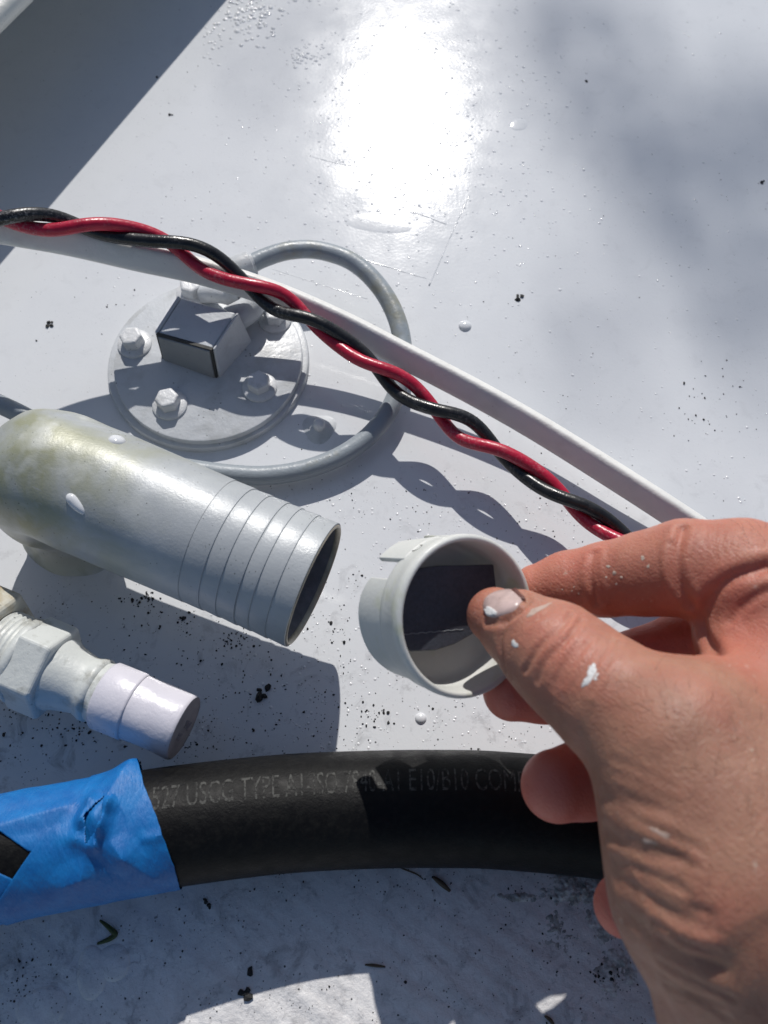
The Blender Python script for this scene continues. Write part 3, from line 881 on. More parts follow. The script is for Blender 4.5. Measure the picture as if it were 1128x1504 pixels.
# ------------------------------------------------------------------ hollow cap held in the fingers
RT = np.array([1.0, 0, 0]); UPV = np.array([0, CT, ST]); FW = np.array([0, ST, -CT])
CAPC = at(688, 905, 82.0)
CAPN = nrm(0.455 * RT + 0.02 * UPV - 0.82 * FW)               # the way the opening faces
def vent_cap():
    ax = -CAPN
    O = CAPC
    t = thing('vent_cap', 'grey plastic cap with dark flap inside held between thumb and finger', 'cap', O + ax * 22)
    R0 = 22.2
    e1 = nrm(UPV - ax * (UPV @ ax)); e2 = np.cross(ax, e1)
    # outside and inside of the barrel
    outer = [(0.3, R0 - 0.15), (-0.1, R0 - 0.5), (-0.25, R0 - 1.0), (-0.1, R0 - 1.5), (0.4, R0 - 1.8), (6, R0 - 2.0), (13.5, R0 - 2.3), (15.2, R0 - 4.2), (15.6, 0.01)]
    v, f = lathe(O, ax, outer, 96, ref=e1)
    inn = mesh('rim_and_bowl', v, f, M['cap'], t, sharp=60)
    body = [(0.3, R0 - 0.15), (0.9, R0 + 0.05), (3.0, R0 + 0.05), (3.6, R0 - 0.25), (9.0, R0 - 0.45), (11.5, R0 - 1.1), (14.0, R0 - 2.4), (16.0, R0 - 4.4), (16.3, R0 - 5.4), (16.3, 0.01)]
    v, f = lathe(O, ax, body, 96, ref=e1)
    mesh('barrel', v, f, M['cap'], t, sharp=60)
    # which angle is picture-left: find angles of directions
    def angof(img):    # img = (right, up)
        d = RT * img[0] + UPV * img[1]; d = d - ax * (d @ ax)
        return math.atan2(d @ e2, d @ e1)
    def tab(a0, a1, r, t0, t1, th, taper=(0, 0), name='tab', m=22):
        V, F = [], []
        for i in range(m):
            s = i / (m - 1)
            for (tt, rr) in ((t0, r), (t1, r - 0.2), (t1, r - th), (t0, r - th)):
                w = (tt - t0) / (t1 - t0)
                sa = taper[0] * w + s * (1 - (taper[0] + taper[1]) * w)
                a = a0 + (a1 - a0) * sa
                end = 1 - 0.22 * (abs(s - 0.5) * 2) ** 4 * w if name == 'skirt' else 1
                V.append(O + ax * (t0 + (tt - t0) * end) + (e1 * math.cos(a) + e2 * math.sin(a)) * rr)
        for i in range(m - 1):
            for j in range(4):
                a_ = i * 4 + j; b_ = i * 4 + (j + 1) % 4
                F.append((a_, b_, b_ + 4, a_ + 4))
        F += [(0, 1, 2, 3), tuple((m - 1) * 4 + j for j in range(4))]
        o = mesh(name, V, F, M['cap'], t, sharp=40)
        return bevel_mesh(o, 0.35, 2)
    aL = angof((-1, -0.1)); aT = angof((-0.35, 1)); aT2 = angof((0.02, 1))
    sgn = 1 if angof((-1, -0.4)) > aL else -1
    tab(aL - 0.62 * sgn, aL + 0.95 * sgn, R0 - 1.2, 11, 25, 2.0, name='skirt')
    sg2 = 1 if angof((-0.6, 1)) > aT else -1
    tab(-0.78, -0.16, R0 - 0.15, 8, 22.5, 1.8, taper=(0.0, 0.35), name='clip_tab', m=12)
    tab(-0.03, 0.40, R0 - 0.3, 8, 23.0, 1.8, taper=(0.1, 0.0), name='clip_tab', m=8)
    # drain hole: a short dark countersink on the outside wall
    ah = -0.55; rd = e1 * math.cos(ah) + e2 * math.sin(ah)
    v, f = lathe(O + ax * 7.6 + rd * (R0 - 0.6), rd, [(0.20, 1.7), (0.30, 1.45), (-0.6, 1.1), (-0.9, 0.01)], 16, ref=ax)
    mesh('drain_hole', v, f, M['seam'], t)
    # dark flap: part of a disc with a straight top edge and a short right edge, hanging inside the bowl
    up2 = e1; rt2 = np.cross(up2, ax); rt2 = rt2 if rt2 @ RT > 0 else -rt2
    zf1 = 7.0; zf0 = zf1 + 1.2
    pts = []
    for p in [(643, 831), (690, 830), (725, 829), (729, 862), (724, 900), (702, 927), (668, 946), (640, 955), (605, 957), (575, 945), (560, 910), (566, 870), (592, 846), (620, 834)]:
        w = ray(*p); sl = ((O + ax * zf1 - np.array([0, 0, CAM_H])) @ ax) / (w @ ax)
        q = np.array([0, 0, CAM_H]) + w * sl - O - ax * zf1
        q2 = np.array([q @ rt2, q @ up2]); rl = np.linalg.norm(q2)
        pts.append(tuple(q2 * min(1, (R0 - 2.25) / rl)))
    m = len(pts)
    V = [O + ax * d + rt2 * x + up2 * y for d in (zf0, zf1) for x, y in pts]
    F = [tuple(range(m)), tuple(range(m, 2 * m))] + [(i, (i + 1) % m, m + (i + 1) % m, m + i) for i in range(m)]
    fl = mesh('flap', V, F, M['flap'], t, smooth=False); bevel_mesh(fl, 0.3, 2)
    # stitched seam line across the flap
    V, F = sweep(catmull([O + ax * 6.95 + rt2 * x + up2 * (-4.5 + 0.12 * math.sin(x * 2.2)) for x in np.linspace(-16, 3, 24)], 3), circ(0.09, 6))
    mesh('flap_seam', V, F, M['lid'], t)
vent_cap()

# ------------------------------------------------------------------ the hand (one continuous surface from a smooth implicit body)
def cone(p, a, b, ra, rb):
    ba = b - a
    t = np.clip(((p - a) @ ba) / (ba @ ba), 0, 1)
    return np.linalg.norm(p - a - t[:, None] * ba, axis=1) - (ra + (rb - ra) * t)
def smin(a, b, k):
    h = np.maximum(k - np.abs(a - b), 0) / k
    return np.minimum(a, b) - h * h * k * 0.25

CH = {   # joints: picture direction, height (mm), radius (mm)
    'thumb': [(727, 904, 83, 7.6), (766, 926, 87, 9.9), (812, 958, 91, 12.8), (850, 990, 94, 13.4), (900, 1030, 98, 14.4), (985, 1085, 102, 18.0), (1075, 1290, 98, 25.5)],
    'index': [(790, 866, 66, 7.6), (835, 858, 69, 9.2), (890, 851, 74, 10.2), (950, 842, 80, 11.2), (1005, 834, 86, 12.6), (1090, 846, 90, 14.6), (1190, 885, 94, 15.5)],
    'middle': [(752, 1016, 62, 8.3), (800, 1012, 61, 9.2), (860, 998, 60, 9.6), (1010, 955, 64, 10.8), (1200, 960, 82, 13.5)],
    'ring': [(818, 1154, 70, 9.4), (860, 1145, 67, 9.8), (910, 1132, 64, 9.8), (1035, 1085, 59, 10.6), (1210, 1060, 76, 13)],
    'little': [(918, 1330, 68, 7.7), (950, 1318, 66, 8.0), (990, 1300, 63, 8.3), (1065, 1235, 60, 9), (1215, 1190, 72, 12)],
}
CHW = {k: [(at(a, b, c), r) for a, b, c, r in v] for k, v in CH.items()}
PALM = [  # (a, ra, b, rb)
    ((1190, 885, 94), 15.5, (1230, 1300, 94), 20), ((1200, 960, 82), 13.5, (1240, 1350, 88), 20), ((1210, 1060, 76), 13, (1240, 1400, 84), 20),
    ((1215, 1190, 72), 12, (1240, 1450, 80), 19), ((995, 1100, 101), 16, (1190, 985, 90), 13), ((1030, 1160, 100), 18, (1200, 1080, 94), 17),
    ((1075, 1290, 98), 25.5, (1180, 1520, 82), 28), ((1230, 1300, 94), 22, (1260, 1540, 78), 25), ((1080, 935, 86), 10.5, (1130, 930, 88), 15),
    ((1180, 1520, 82), 28, (1390, 1900, 44), 33), ((1100, 1180, 100), 21, (1200, 1180, 96), 20)]
PALMW = [(at(*a), ra, at(*b), rb) for a, ra, b, rb in PALM]
GROOVES = []
BULGES = []
def hand_sdf(p):
    d = None
    for a, ra, b, rb in PALMW:
        q = cone(p, a, b, ra, rb); d = q if d is None else smin(d, q, 9)
    for k, J in CHW.items():
        f = None
        for (a, ra), (b, rb) in zip(J[:-1], J[1:]):
            q = cone(p, a, b, ra, rb); f = q if f is None else smin(f, q, 3.0)
        d = smin(d, f, 8.0 if k == 'thumb' else 4.0)
    for c, r, h in BULGES:
        d = d - h * np.exp(-((p - c) ** 2).sum(1) / r ** 2)
    return d
C0 = np.array([0, 0, CAM_H])
def grad(p, e=0.25):
    d0 = hand_sdf(p)
    g = np.stack([hand_sdf(p + np.eye(3)[i] * e) - d0 for i in range(3)], 1)
    return d0, g / (np.linalg.norm(g, axis=1)[:, None] + 1e-9)
def skin_hits(pts):
    """where the skin is met towards each picture position, and its outward normal"""
    D = np.array([nrm(ray(*q)) for q in pts]); sd = np.full(len(D), 60.0)
    for _ in range(60):
        sd = np.minimum(sd + hand_sdf(C0 + D * sd[:, None]) * 0.9, 420)
    P = C0 + D * sd[:, None]
    _, N = grad(P)
    return P, N, sd < 400
def skin_at(px, py):
    P, N, ok = skin_hits([(px, py)])
    return (P[0], N[0]) if ok[0] else (None, None)

def surface_nets(f, org, h):
    nx, ny, nz = f.shape
    s = f < 0
    c = [s[i:nx - 1 + i, j:ny - 1 + j, k:nz - 1 + k] for i in (0, 1) for j in (0, 1) for k in (0, 1)]
    cnt = sum(x.astype(np.int8) for x in c)
    act = (cnt > 0) & (cnt < 8)
    idx = np.full(act.shape, -1, np.int64)
    cells = np.argwhere(act)
    idx[act] = np.arange(len(cells))
    acc = np.zeros((len(cells), 3)); n = np.zeros(len(cells))
    corners = np.array([(i, j, k) for i in (0, 1) for j in (0, 1) for k in (0, 1)])
    val = np.stack([f[cells[:, 0] + i, cells[:, 1] + j, cells[:, 2] + k] for i, j, k in corners], 1)
    for a in range(8):
        for b in range(a + 1, 8):
            if np.abs(corners[a] - corners[b]).sum() != 1: continue
            va, vb = val[:, a], val[:, b]
            m = (va < 0) != (vb < 0)
            t = va[m] / (va[m] - vb[m])
            acc[m] += corners[a] + t[:, None] * (corners[b] - corners[a]); n[m] += 1
    V = (cells + acc / n[:, None]) * h + org
    F = []
    for axis in range(3):
        o1, o2 = [(1, 2), (0, 2), (0, 1)][axis]
        sl0 = [slice(None)] * 3; sl1 = [slice(None)] * 3
        sl0[axis] = slice(0, -1); sl1[axis] = slice(1, None)
        e = np.argwhere(s[tuple(sl0)] != s[tuple(sl1)])
        e = e[(e[:, o1] > 0) & (e[:, o2] > 0) & (e[:, o1] < f.shape[o1] - 1) & (e[:, o2] < f.shape[o2] - 1)]
        d1 = np.zeros(3, int); d1[o1] = 1; d2 = np.zeros(3, int); d2[o2] = 1
        q = [e - d1 - d2, e - d2, e, e - d1]
        F.append(np.stack([idx[x[:, 0], x[:, 1], x[:, 2]] for x in q], 1))
    F = np.vstack(F)
    F = F[(F >= 0).all(1)]
    return V, F

def hand():
    # knuckle swells and skin folds (found on the smooth body first, then carved)
    def line(pts, n=8):
        P = catmull([(x, y, 0) for x, y in pts], n) if len(pts) > 2 else np.array([(*pts[0], 0), (*pts[1], 0)])
        Q, _, ok = skin_hits([(x, y) for x, y, _ in P])
        return list(Q[ok])
    swell = [((800, 925), 10, 0.7), ((915, 820), 8, 0.8), ((955, 870), 12, 0.6), ((1060, 800), 13, 0.8), ((1075, 900), 12, 0.8), ((930, 1180), 14, 0.9)]
    folds = [
        # thumb knuckle
        ([(742, 985), (735, 945), (745, 912), (762, 899)], 0.9, 0.7),
        ([(772, 985), (790, 955), (822, 925), (838, 905)], 0.7, 0.55),
        ([(790, 1000), (805, 970), (838, 935), (852, 912)], 0.7, 0.5),
        ([(776, 920), (800, 905), (815, 893)], 0.6, 0.25),
        ([(815, 1010), (835, 975), (862, 945)], 0.8, 0.25),
        ([(770, 868), (776, 884), (762, 902), (738, 914), (714, 914)], 0.8, 0.55),
        # index creases
        ([(1003, 778), (995, 815), (998, 850), (1015, 885)], 1.2, 1.3),
        ([(985, 800), (984, 835), (995, 868)], 0.8, 0.5),
        ([(872, 815), (868, 845), (876, 885)], 1.0, 0.7),
        ([(880, 812), (878, 845), (888, 880)], 0.7, 0.35),
        # palm fold behind the index
        ([(1128, 832), (1075, 850), (1040, 885), (1035, 925), (1052, 962)], 1.6, 2.0),
        ([(1128, 868), (1095, 888), (1075, 915)], 1.0, 0.7),
        # thumb base folds down to the wrist
        ([(895, 1222), (925, 1243), (965, 1255), (1000, 1262)], 1.7, 0.8),
        ([(908, 1290), (945, 1312), (990, 1340), (1040, 1352)], 2.2, 0.75),
        ([(905, 1265), (950, 1280), (1000, 1300)], 1.5, 0.6),
        ([(925, 1345), (965, 1380), (1010, 1412), (1060, 1425)], 2.6, 0.7),
        ([(890, 1170), (930, 1180), (980, 1185)], 1.8, 0.5),
        ([(1040, 1420), (1085, 1400), (1128, 1370)], 3.0, 0.6),
        ([(950, 1420), (990, 1450), (1040, 1470)], 2.6, 0.5),
    ]
    for k in range(16):                               # fine diagonal creases over the thumb base and wrist
        x0 = 905 + 5 * k + random.uniform(-6, 6); y0 = 1120 + 22 * k + random.uniform(-8, 8); l = random.uniform(50, 110)
        folds.append(([(x0, y0), (x0 + l * 0.5, y0 + l * 0.28 + random.uniform(-5, 5)), (x0 + l, y0 + l * 0.5)], 0.8, random.uniform(0.18, 0.32)))
    for k in range(9):                                # and across the thumb knuckle and the index finger
        x0 = 775 + 13 * k; folds.append(([(x0, 985 + 5 * k), (x0 + 24, 945 + 5 * k), (x0 + 44, 915 + 4 * k)], 0.6, random.uniform(0.12, 0.25)))
    for k in range(8):
        x0 = 1015 + 13 * k; folds.append(([(x0, 775), (x0 - 5, 800), (x0, 830)], 0.6, random.uniform(0.08, 0.18)))
    bl = []
    for (p, r, h) in swell:
        q, _ = skin_at(*p)
        if q is not None: bl.append((q, r, h))
    gr = [(line(p), w, d) for p, w, d in folds]
    BULGES.extend(bl)
    GROOVES.extend([g for g in gr if len(g[0]) > 1])
    h = 0.7
    lo = np.array([18.0, -105.0, 22.0]); hi = np.array([165.0, 98.0, 132.0])
    nf = np.ceil((hi - lo) / h).astype(int) + 1
    k = 3
    nc = (nf // k) + 2
    gc = np.stack(np.meshgrid(*[lo[i] + np.arange(nc[i]) * h * k for i in range(3)], indexing='ij'), -1).reshape(-1, 3)
    dc = hand_sdf(gc).reshape(nc)
    full = np.repeat(np.repeat(np.repeat(dc, k, 0), k, 1), k, 2)[:nf[0], :nf[1], :nf[2]].copy()
    near = np.abs(full) < h * (k * 1.75 + 1)
    ii = np.argwhere(near)
    full[near] = np.concatenate([hand_sdf(lo + c_ * h) for c_ in np.array_split(ii, max(1, len(ii) // 150000))])
    # close the cut ends
    full[0], full[-1] = 1, 1; full[:, 0], full[:, -1] = 1, 1; full[:, :, 0], full[:, :, -1] = 1, 1
    V, F = surface_nets(full, lo, h)
    d0, NN = grad(V)
    cutv = ((V - lo) < 2 * h).any(1) | ((hi - V) < 2 * h).any(1)
    V = V - np.where(cutv, 0, np.clip(d0, -0.5, 0.5))[:, None] * NN
    dep = np.zeros(len(V))
    for poly, wdt, de in GROOVES:                       # press the skin folds in
        poly = np.array(poly)
        sel = np.where(((V > poly.min(0) - 3 * wdt) & (V < poly.max(0) + 3 * wdt)).all(1))[0]
        if not len(sel): continue
        p = V[sel]; g = np.full(len(sel), 1e9)
        for a, b in zip(poly[:-1], poly[1:]):
            ba = b - a
            tt = np.clip(((p - a) @ ba) / (ba @ ba + 1e-9), 0, 1)
            g = np.minimum(g, np.linalg.norm(p - a - tt[:, None] * ba, axis=1))
        fade = 1.0
        dep[sel] += de * np.exp(-(g / wdt) ** 2) - (0.35 if wdt < 1.5 else 0.12) * de * np.exp(-((g - 2.2 * wdt) / (1.1 * wdt)) ** 2)
    V = V - dep[:, None] * NN
    base = at(1100, 1300, 80)
    t = thing('person', 'bare hand with paint-flecked skin reaching in from the right', 'hand', base)
    o = mesh('hand', V, F, M['skin'], t)
    # blood-pink fingertips and palm side against the browner back of the hand
    red = np.zeros(len(V))
    for nm, w0 in (('index', 0.42), ('middle', 0.85), ('ring', 0.85), ('little', 0.9)):
        J = CHW[nm]; dd = None
        for (a, ra), (b, rb) in zip(J[:-1], J[1:]):
            q = cone(V, a, b, ra, rb); dd = q if dd is None else np.minimum(dd, q)
        red = np.maximum(red, w0 * np.clip(1 - dd / 6.0, 0, 1))
    dk = np.linalg.norm(V - skin_at(820, 925)[0], axis=1); red = np.maximum(red, 0.35 * np.exp(-(dk / 13) ** 2))
    dk = np.linalg.norm(V - skin_at(1080, 900)[0], axis=1); red = np.maximum(red, 0.32 * np.exp(-(dk / 20) ** 2))
    dk = np.linalg.norm(V - CHW['thumb'][0][0], axis=1); red = np.maximum(red, 0.35 * np.exp(-(dk / 14) ** 2))
    A_ = o.data.attributes.new('redness', 'FLOAT', 'POINT'); A_.data.foreach_set('value', red.astype(np.float32))
    return t, o
HAND, HAND_MESH = hand()

def skin_patch(name, outline, mat, parent, lift, n=14, dome=0.15, sink=0.25):
    """a thin piece lying on the skin: rings from the middle to the outline"""
    pts = np.array(outline, float); c = pts.mean(0)
    if name != 'thumbnail': pts = c + (pts - c) * rng.uniform(0.75, 1.2, (len(pts), 1))
    P2 = catmull([(*p, 0) for p in np.vstack([pts, pts[:1]])], 5)[:-1, :2]
    if name != 'thumbnail': P2 = c + (P2 - c) * rng.uniform(0.78, 1.15, (len(P2), 1))
    V, F = [], []
    rings = [0.0001, 0.35, 0.65, 0.88, 1.0]
    m = len(P2)
    Q = np.vstack([c + (P2 - c) * r for r in rings])
    rr = np.repeat(rings, m)
    Ps, Ns, ok = skin_hits(Q)
    if not ok.all(): return None
    V = Ps + Ns * np.where(rr < 0.99, lift + dome * (1 - rr * rr), -sink)[:, None]
    for i in range(len(rings) - 1):
        for j in range(m):
            a = i * m + j; b = i * m + (j + 1) % m
            F.append((a, b, b + m, a + m))
    return mesh(name, V, F, mat, parent)

skin_patch('thumbnail', [(708, 893), (711, 879), (722, 871), (740, 866), (758, 867), (768, 878), (766, 890), (752, 900), (734, 908), (716, 907)], M['nail'], HAND, 0.42, dome=0.45, sink=0.3)
skin_patch('paint_fleck', [(713, 896), (722, 893), (731, 900), (730, 906), (718, 907)], M['fleck'], HAND, 0.85, dome=0.1, sink=-0.4)
skin_patch('paint_fleck', [(750, 940), (754, 938), (758, 943), (763, 946), (761, 950), (756, 953), (751, 949)], M['fleck'], HAND, 0.06, dome=0.06)
skin_patch('paint_fleck', [(868, 976), (875, 974), (880, 982), (880, 992), (871, 1000), (862, 1006), (853, 1008), (856, 998), (862, 994), (862, 984)], M['fleck'], HAND, 0.06, dome=0.05)
M['dust'] = plain('tan_filler_dust', (0.60, 0.50, 0.42), 0.6, 0, 0.0003, 1200, 0.3, 1500)
M['smear'] = plain('thin_paint_smear', (0.50, 0.36, 0.30), 0.5, 0, 0.0002, 900, 0.2, 900)
skin_patch('paint_smear', [(945, 1212), (962, 1214), (980, 1226), (976, 1238), (958, 1240), (936, 1228), (930, 1216)], M['smear'], HAND, 0.06, dome=0.04, sink=0.15)
skin_patch('paint_smear', [(772, 897), (785, 892), (800, 888), (812, 884), (800, 893), (784, 904), (772, 908)], M['smear'], HAND, 0.08, dome=0.05, sink=0.2)
for (x, y, s) in ((893, 832, 3.5), (902, 842, 4), (912, 848, 3), (890, 848, 2.5), (944, 820, 4), (952, 832, 3), (840, 868, 1.6), (850, 872, 1.4), (905, 858, 2), (826, 866, 1.4), (843, 862, 1.3)):
    skin_patch('dust_fleck', [(x + s * math.cos(a) * random.uniform(0.6, 1.2), y + s * math.sin(a) * random.uniform(0.6, 1.2)) for a in np.arange(6) * 1.047], M['dust'], HAND, 0.05, dome=0.03, sink=0.08)
# a cut at the side of the thumbnail
skin_patch('scratch', [(752, 869), (757, 866), (766, 874), (772, 882), (769, 884), (760, 877)], plain('scab', (0.12, 0.035, 0.025), 0.5), HAND, 0.75, dome=0.05, sink=-0.3)

def hairs():
    Q = [(random.uniform(900, 1125), random.uniform(1010, 1480)) for _ in range(150)] + [(random.uniform(860, 980), random.uniform(985, 1040)) for _ in range(14)] + [(random.uniform(1085, 1127), random.uniform(768, 800)) for _ in range(10)]
    Ps, Ns, ok = skin_hits(Q)
    parts = []
    for p, n in zip(Ps[ok], Ns[ok]):
        d = nrm(np.array([-0.5, 0.6, 0]) + 0.5 * rng.normal(size=3)); d = nrm(d - n * (d @ n)); l = random.uniform(3, 7)
        P = catmull([p - n * 0.2, p + d * l * 0.4 + n * l * 0.22, p + d * l + n * l * 0.25], 4)
        parts.append(sweep(P, lambda i: circ(0.035 * (1.05 - i / 9), 4)))
    v, f = join(*parts)
    mesh('hair', v, f, M['twig'], HAND)['kind'] = 'stuff'
hairs()

# ------------------------------------------------------------------ paint drops, blisters, scratches and grit on the deck
def dome(c, rx, ry, h, rot=0.0, m=16, k=4, wob=0.0):
    V, F = [], []
    for i in range(k):
        t = i / (k - 1); r = math.cos(t * math.pi / 2); z = math.sin(t * math.pi / 2)
        for j in range(m):
            a = j * 2 * math.pi / m
            w = 1 + wob * (math.sin(2 * a + c[0]) + 0.6 * math.sin(3 * a + c[1]))
            x, y = rx * w * max(r, 0.02) * math.cos(a), ry * w * max(r, 0.02) * math.sin(a)
            V.append((c[0] + x * math.cos(rot) - y * math.sin(rot), c[1] + x * math.sin(rot) + y * math.cos(rot), c[2] - 0.05 + h * z))
    for i in range(k - 1):
        for j in range(m):
            a = i * m + j; b = i * m + (j + 1) % m
            F.append((a, b, b + m, a + m))
    F.append(tuple(range((k - 1) * m, k * m)))
    return np.array(V), F

for (px, py, r, h, lab) in ((683, 479, 2.9, 1.6, 'round white paint drop on the deck right of the wires'), (618, 1055, 2.1, 1.3, 'small white paint drop on the deck below the held cap')):
    c = at(px, py, 0)
    v, f = dome(c, r, r * 0.95, h, m=24, k=6)
    tag(mesh('paint_drop', v, f, M['drop'], base=c), lab, 'paint drop', 'paint drops on the deck')

# skins of thicker paint: shapes belonging to the deck itself
for (px, py, rx, ry, rot, h) in ((555, 328, 17, 6.0, -0.12, 0.16), (135, 1428, 4.6, 8.2, 0.15, 0.9), (166, 1414, 5.4, 5.6, 0, 0.8), (62, 1480, 8, 6, 0, 0.8), (762, 183, 5, 4, 0.4, 0.25), (215, 1105, 9, 5, 0, 0.3)):
    c = at(px, py, 0)
    v, f = dome(c, rx, ry, h, rot, m=40, k=6, wob=0.05)
    mesh('paint_blister', v, f, M['deck'], DECK)
for pts, r in (([(455, 228), (500, 240), (530, 245), (566, 254)], 0.28), ([(498, 362), (535, 380), (580, 395), (625, 410)], 0.4), ([(560, 300), (610, 312), (655, 330)], 0.35), ([(690, 285), (670, 330), (650, 375), (630, 420)], 0.3), ([(400, 395), (460, 415), (540, 440)], 0.18)):
    P = catmull([at(x + random.uniform(-1, 1), y + random.uniform(-1, 1), 0.02) for x, y in pts], 8)
    v, f = sweep(P, lambda i, r=r: circ(r * 0.55 * (0.4 + random.random()), 6) * np.array([1.6, 0.7]))
    mesh('paint_ridge', v, f, M['deck'], DECK)

# innumerable little nibs and droplets in the paint film
def nibs():
    parts = []
    def add(px, py, r, h):
        c = at(px, py, 0)
        parts.append(dome(c, r, r * random.uniform(0.8, 1.2), min(h, r * 0.35), random.uniform(0, 3), m=8, k=3))
    for _ in range(750):
        add(random.gauss(620, 130), random.gauss(190, 120), random.uniform(0.35, 0.95), random.uniform(0.15, 0.4))
    for _ in range(130):
        add(random.gauss(365, 28), random.gauss(22, 20), random.uniform(0.7, 1.8), random.uniform(0.3, 0.9))
    for _ in range(25):
        add(random.gauss(310, 10), random.gauss(62, 16), random.uniform(0.6, 1.2), random.uniform(0.3, 0.7))
    for _ in range(60):
        add(random.gauss(450, 14), random.gauss(82, 8), random.uniform(0.5, 1.2), random.uniform(0.3, 0.6))
    for _ in range(500):
        add(random.uniform(150, 1128), random.uniform(0, 760), random.uniform(0.3, 0.8), random.uniform(0.15, 0.4))
    for _ in range(700):
        add(random.uniform(280, 860), random.uniform(700, 1110), random.uniform(0.25, 0.7), random.uniform(0.15, 0.45))
    v, f = join(*parts)
    o = mesh('paint_nibs', v, f, M['drop'])
    tag(o, 'tiny raised nibs of white paint scattered over the deck', 'paint nibs', kind='stuff')
nibs()

def fbm(x, y, octaves=4, seed=0):
    """value noise, 0..1"""
    tab = np.random.default_rng(seed).random((64, 64)); out = 0; amp = 0.5; tot = 0
    for o in range(octaves):
        xi, yi = np.floor(x).astype(int), np.floor(y).astype(int); fx, fy = x - xi, y - yi
        fx = fx * fx * (3 - 2 * fx); fy = fy * fy * (3 - 2 * fy)
        g = lambda i, j: tab[(xi + i) % 64, (yi + j) % 64]
        out = out + amp * ((g(0, 0) * (1 - fx) + g(1, 0) * fx) * (1 - fy) + (g(0, 1) * (1 - fx) + g(1, 1) * fx) * fy)
        tot += amp; amp *= 0.55; x, y = x * 2.03 + 11.3, y * 2.03 + 5.7
    return out / tot

def chunk(c, r, flat=0.6, seed=0):
    rg = random.Random(seed)
    bm = bmesh.new(); bmesh.ops.create_icosphere(bm, subdivisions=1, radius=1)
    sx, sy = rg.uniform(0.6, 1.3), rg.uniform(0.6, 1.3)
    V = []
    for v in bm.verts:
        k = rg.uniform(0.6, 1.2)
        V.append((c[0] + v.co.x * r * k * sx, c[1] + v.co.y * r * k * sy, c[2] + max(-0.1, (v.co.z * k + 0.5) * r * flat)))
    F = [tuple(q.index for q in f.verts) for f in bm.faces]
    bm.free()
    return np.array(V), F

def grit():
    parts = []
    n = 0
    def add(px, py, r):
        parts.append(chunk(at(px, py, 0), r, seed=len(parts)))
    for _ in range(300): add(random.uniform(0, 1128), random.uniform(0, 800), random.uniform(0.10, 0.30))
    for _ in range(750): add(random.uniform(180, 860), random.uniform(700, 1115), abs(random.gauss(0.12, 0.12)) + 0.08)
    for _ in range(350): add(random.uniform(0, 520), random.uniform(880, 1125), abs(random.gauss(0.18, 0.2)) + 0.08)
    for _ in range(520): add(random.uniform(-40, 1000), random.uniform(1265, 1540), abs(random.gauss(0.06, 0.13)) + 0.06)
    for cx, cy, sx, sy, n, r in ((547, 1052, 12, 12, 26, 0.30), (345, 940, 12, 8, 40, 0.26), (60, 1045, 40, 25, 50, 0.25), (105, 1075, 30, 12, 40, 0.25), (885, 1432, 16, 8, 24, 0.35), (40, 1450, 30, 30, 50, 0.22), (210, 880, 14, 5, 40, 0.3), (250, 1095, 30, 10, 40, 0.22), (120, 430, 40, 40, 14, 0.35), (1050, 590, 35, 30, 40, 0.25)):
        for _ in range(n): add(random.gauss(cx, sx), random.gauss(cy, sy), abs(random.gauss(r, r * 0.5)) + 0.08)
    v, f = join(*parts)
    o = mesh('grit', v, f, M['grit'], smooth=False)
    tag(o, 'fine black grit strewn over the white deck', 'grit', kind='stuff')
grit()

def crust():
    """flaking, lumpy old paint near the hose and the wrist"""
    lo = at(690, 1504, 0)[:2]; hi = at(1000, 1262, 0)[:2]
    X, Y = np.meshgrid(np.arange(lo[0], hi[0], 0.42), np.arange(lo[1] - 4, hi[1], 0.42), indexing='ij')
    pp = proj(np.stack([X, Y, X * 0], -1))
    mk = 0
    for cx, cy, sx, sy, a_ in ((850, 1305, 48, 22, 1.0), (890, 1345, 30, 40, 0.8), (905, 1425, 30, 40, 0.6), (760, 1318, 40, 8, 0.6), (820, 1370, 60, 40, 0.35)):
        mk = np.maximum(mk, a_ * np.exp(-((pp[..., 0] - cx) / sx) ** 2 - ((pp[..., 1] - cy) / sy) ** 2))
    f1 = fbm(X / 5.0, Y / 5.0, 5, 3); f2 = fbm(X / 2.0, Y / 2.0, 4, 9)
    Z = -0.40 + mk * (1.0 + 2.2 * (f1 - 0.5) + 2.6 * np.maximum(0, np.abs(f2 - 0.5) * 2 - 0.12))
    Z = np.where(Z < -0.1, -0.1, Z)
    n, m = X.shape
    F = [(i * m + j, i * m + j + 1, (i + 1) * m + j + 1, (i + 1) * m + j) for i in range(n - 1) for j in range(m - 1)
         if max(Z[i, j], Z[i + 1, j], Z[i, j + 1], Z[i + 1, j + 1]) > -0.1]
    used = sorted({q for f in F for q in f}); rm = {q: k for k, q in enumerate(used)}
    v = np.stack([X, Y, Z], -1).reshape(-1, 3)[used]; f = [tuple(rm[q] for q in g) for g in F]
    o = mesh('flaking_paint', v, f, M['crust'], smooth=True)
    tag(o, 'lumpy grey flaking paint crust below the hose near the wrist', 'flaking paint', kind='stuff')
M['crust'] = painted('old_crusty_paint', (0.66, 0.66, 0.65), dirt=(0.13, 0.13, 0.12), amt=0.7, rough=0.65, nscale=260, speck=1.0, bumpd=0.0004, lo=0.42, hi=0.6)
crust()

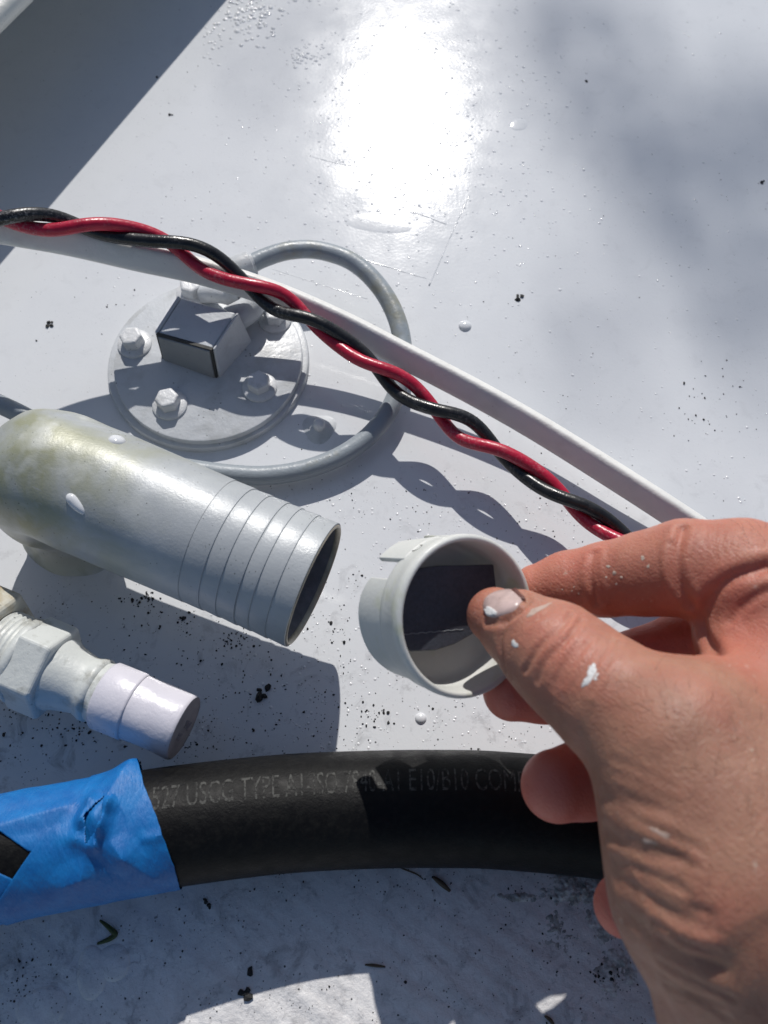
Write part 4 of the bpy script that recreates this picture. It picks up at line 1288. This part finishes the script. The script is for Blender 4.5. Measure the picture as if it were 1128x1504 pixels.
# single crumbs one can point at
for (px, py, r, lab) in ((764, 437, 1.6, 'black crumb on the bright deck right of the cables'), (230, 113, 1.2, 'black speck at the edge of the shadow, top left'),
                         (251, 169, 1.0, 'dark speck on the lit deck below the ledge shadow'), (862, 120, 1.0, 'dark speck on the deck right of the sun glare'),
                         (1121, 268, 1.2, 'black speck at the right edge of the deck'), (74, 476, 1.4, 'dark crumb left of the round plate'),
                         (305, 1327, 1.5, 'round black crumb just below the tape and hose'), (366, 1425, 1.2, 'dark square crumb on the shaded foreground'),
                         (360, 1458, 1.9, 'jagged black crumb above the sunlit patch'), (385, 1018, 2.6, 'black lump in the shadow of the big pipe'), (268, 907, 1.1, 'small black crumb by the shaded gap under the pipe')):
    c = at(px, py, 0)
    v, f = join(*[chunk(c + np.array([random.uniform(-1, 1), random.uniform(-1, 1), 0]) * r * 0.8, r * random.uniform(0.4, 0.8), seed=int(px + k)) for k in range(4)])
    tag(mesh('crumb', v, f, M['grit'], base=c, smooth=False), lab, 'crumb', 'crumbs on the deck')

def strand(name, pts, r, mat, lab, cat):
    P = catmull([at(x, y, z) for x, y, z in pts], 6)
    n = len(P)
    v, f = sweep(P, lambda i: circ(r * (0.35 + 0.65 * math.sin(math.pi * (i + 1) / (n + 1))), 7))
    b = P[n // 2]
    tag(mesh(name, v, f, mat, base=(b[0], b[1], 0), smooth=True), lab, cat)
v1 = [(147, 1352, 0.5), (155, 1358, 1.2), (164, 1366, 1.4), (169, 1372, 0.8), (163, 1378, 0.7), (152, 1383, 0.4), (143, 1386, 0.3)]
strand('plant_scrap', v1, 0.9, M['green'], 'curled green plant scrap on the deck below the tape', 'plant scrap')
strand('twig', [(572, 1266, 0.4), (592, 1276, 0.5), (612, 1284, 0.5), (622, 1292, 0.5)], 0.28, M['twig'], 'thin dark fibre below the hose', 'fibre')
strand('twig', [(636, 1288, 0.6), (648, 1297, 0.9), (661, 1309, 0.6)], 0.9, M['twig'], 'short brown twig below the middle of the hose', 'twig')
strand('twig', [(536, 1417, 0.4), (550, 1418, 0.6), (566, 1420, 0.4)], 0.5, M['twig'], 'thin brown sliver above the right end of sunlit patch', 'twig')
strand('twig', [(800, 1492, 0.4), (808, 1498, 0.6), (814, 1506, 0.4)], 0.6, M['twig'], 'brown sliver at the bottom edge left of the wrist', 'twig')

# ------------------------------------------------------------------ unseen branch added between sun and deck to dapple the far side
def branch():
    sd = np.array(sdir); D = 5200.0
    tips = [(1115, 290, 26, 13), (1128, 380, 30, 8), (960, 215, 26, 9), (890, 140, 24, 9), (850, 40, 20, 6), (1000, 420, 45, 6), (940, 560, 40, 3), (420, 60, 20, 3)]
    ctr = at(1000, 230, 0) + sd * D
    t = thing('added_branch', 'unseen leafy branch added overhead to cast soft dapples on the far deck', 'branch', ctr)
    u = nrm(np.cross(sd, (0, 0, 1))); w = np.cross(u, sd)
    V, F = [], []
    root = ctr + u * 260 + w * 60
    stems = []
    for px, py, sp, n in tips:
        c = at(px, py, 0) + sd * (D + random.uniform(-200, 200))
        stems.append(sweep(catmull([root, root * 0.5 + c * 0.5 + w * random.uniform(-25, 25), c], 6), lambda i: circ(3.2 - 0.2 * i, 6)))
        for _ in range(n):
            p = c + u * random.gauss(0, sp) + w * random.gauss(0, sp) + sd * random.gauss(0, 30)
            a = nrm(rng.normal(size=3)); b = nrm(np.cross(a, sd + 0.4 * rng.normal(size=3))); l = random.uniform(12, 20)
            a = np.cross(b, sd); k = len(V)
            V += [p - a * l, p + b * l * 0.4 - a * l * 0.2, p + b * l * 0.3 + a * l * 0.5, p + a * l, p - b * l * 0.3 + a * l * 0.5, p - b * l * 0.4 - a * l * 0.2]
            F.append(tuple(range(k, k + 6)))
    o = mesh('leaves', V, F, M['green'], t, smooth=False); o['kind'] = 'stuff'
    v, f = join(*stems); mesh('stems', v, f, M['twig'], t)
branch()
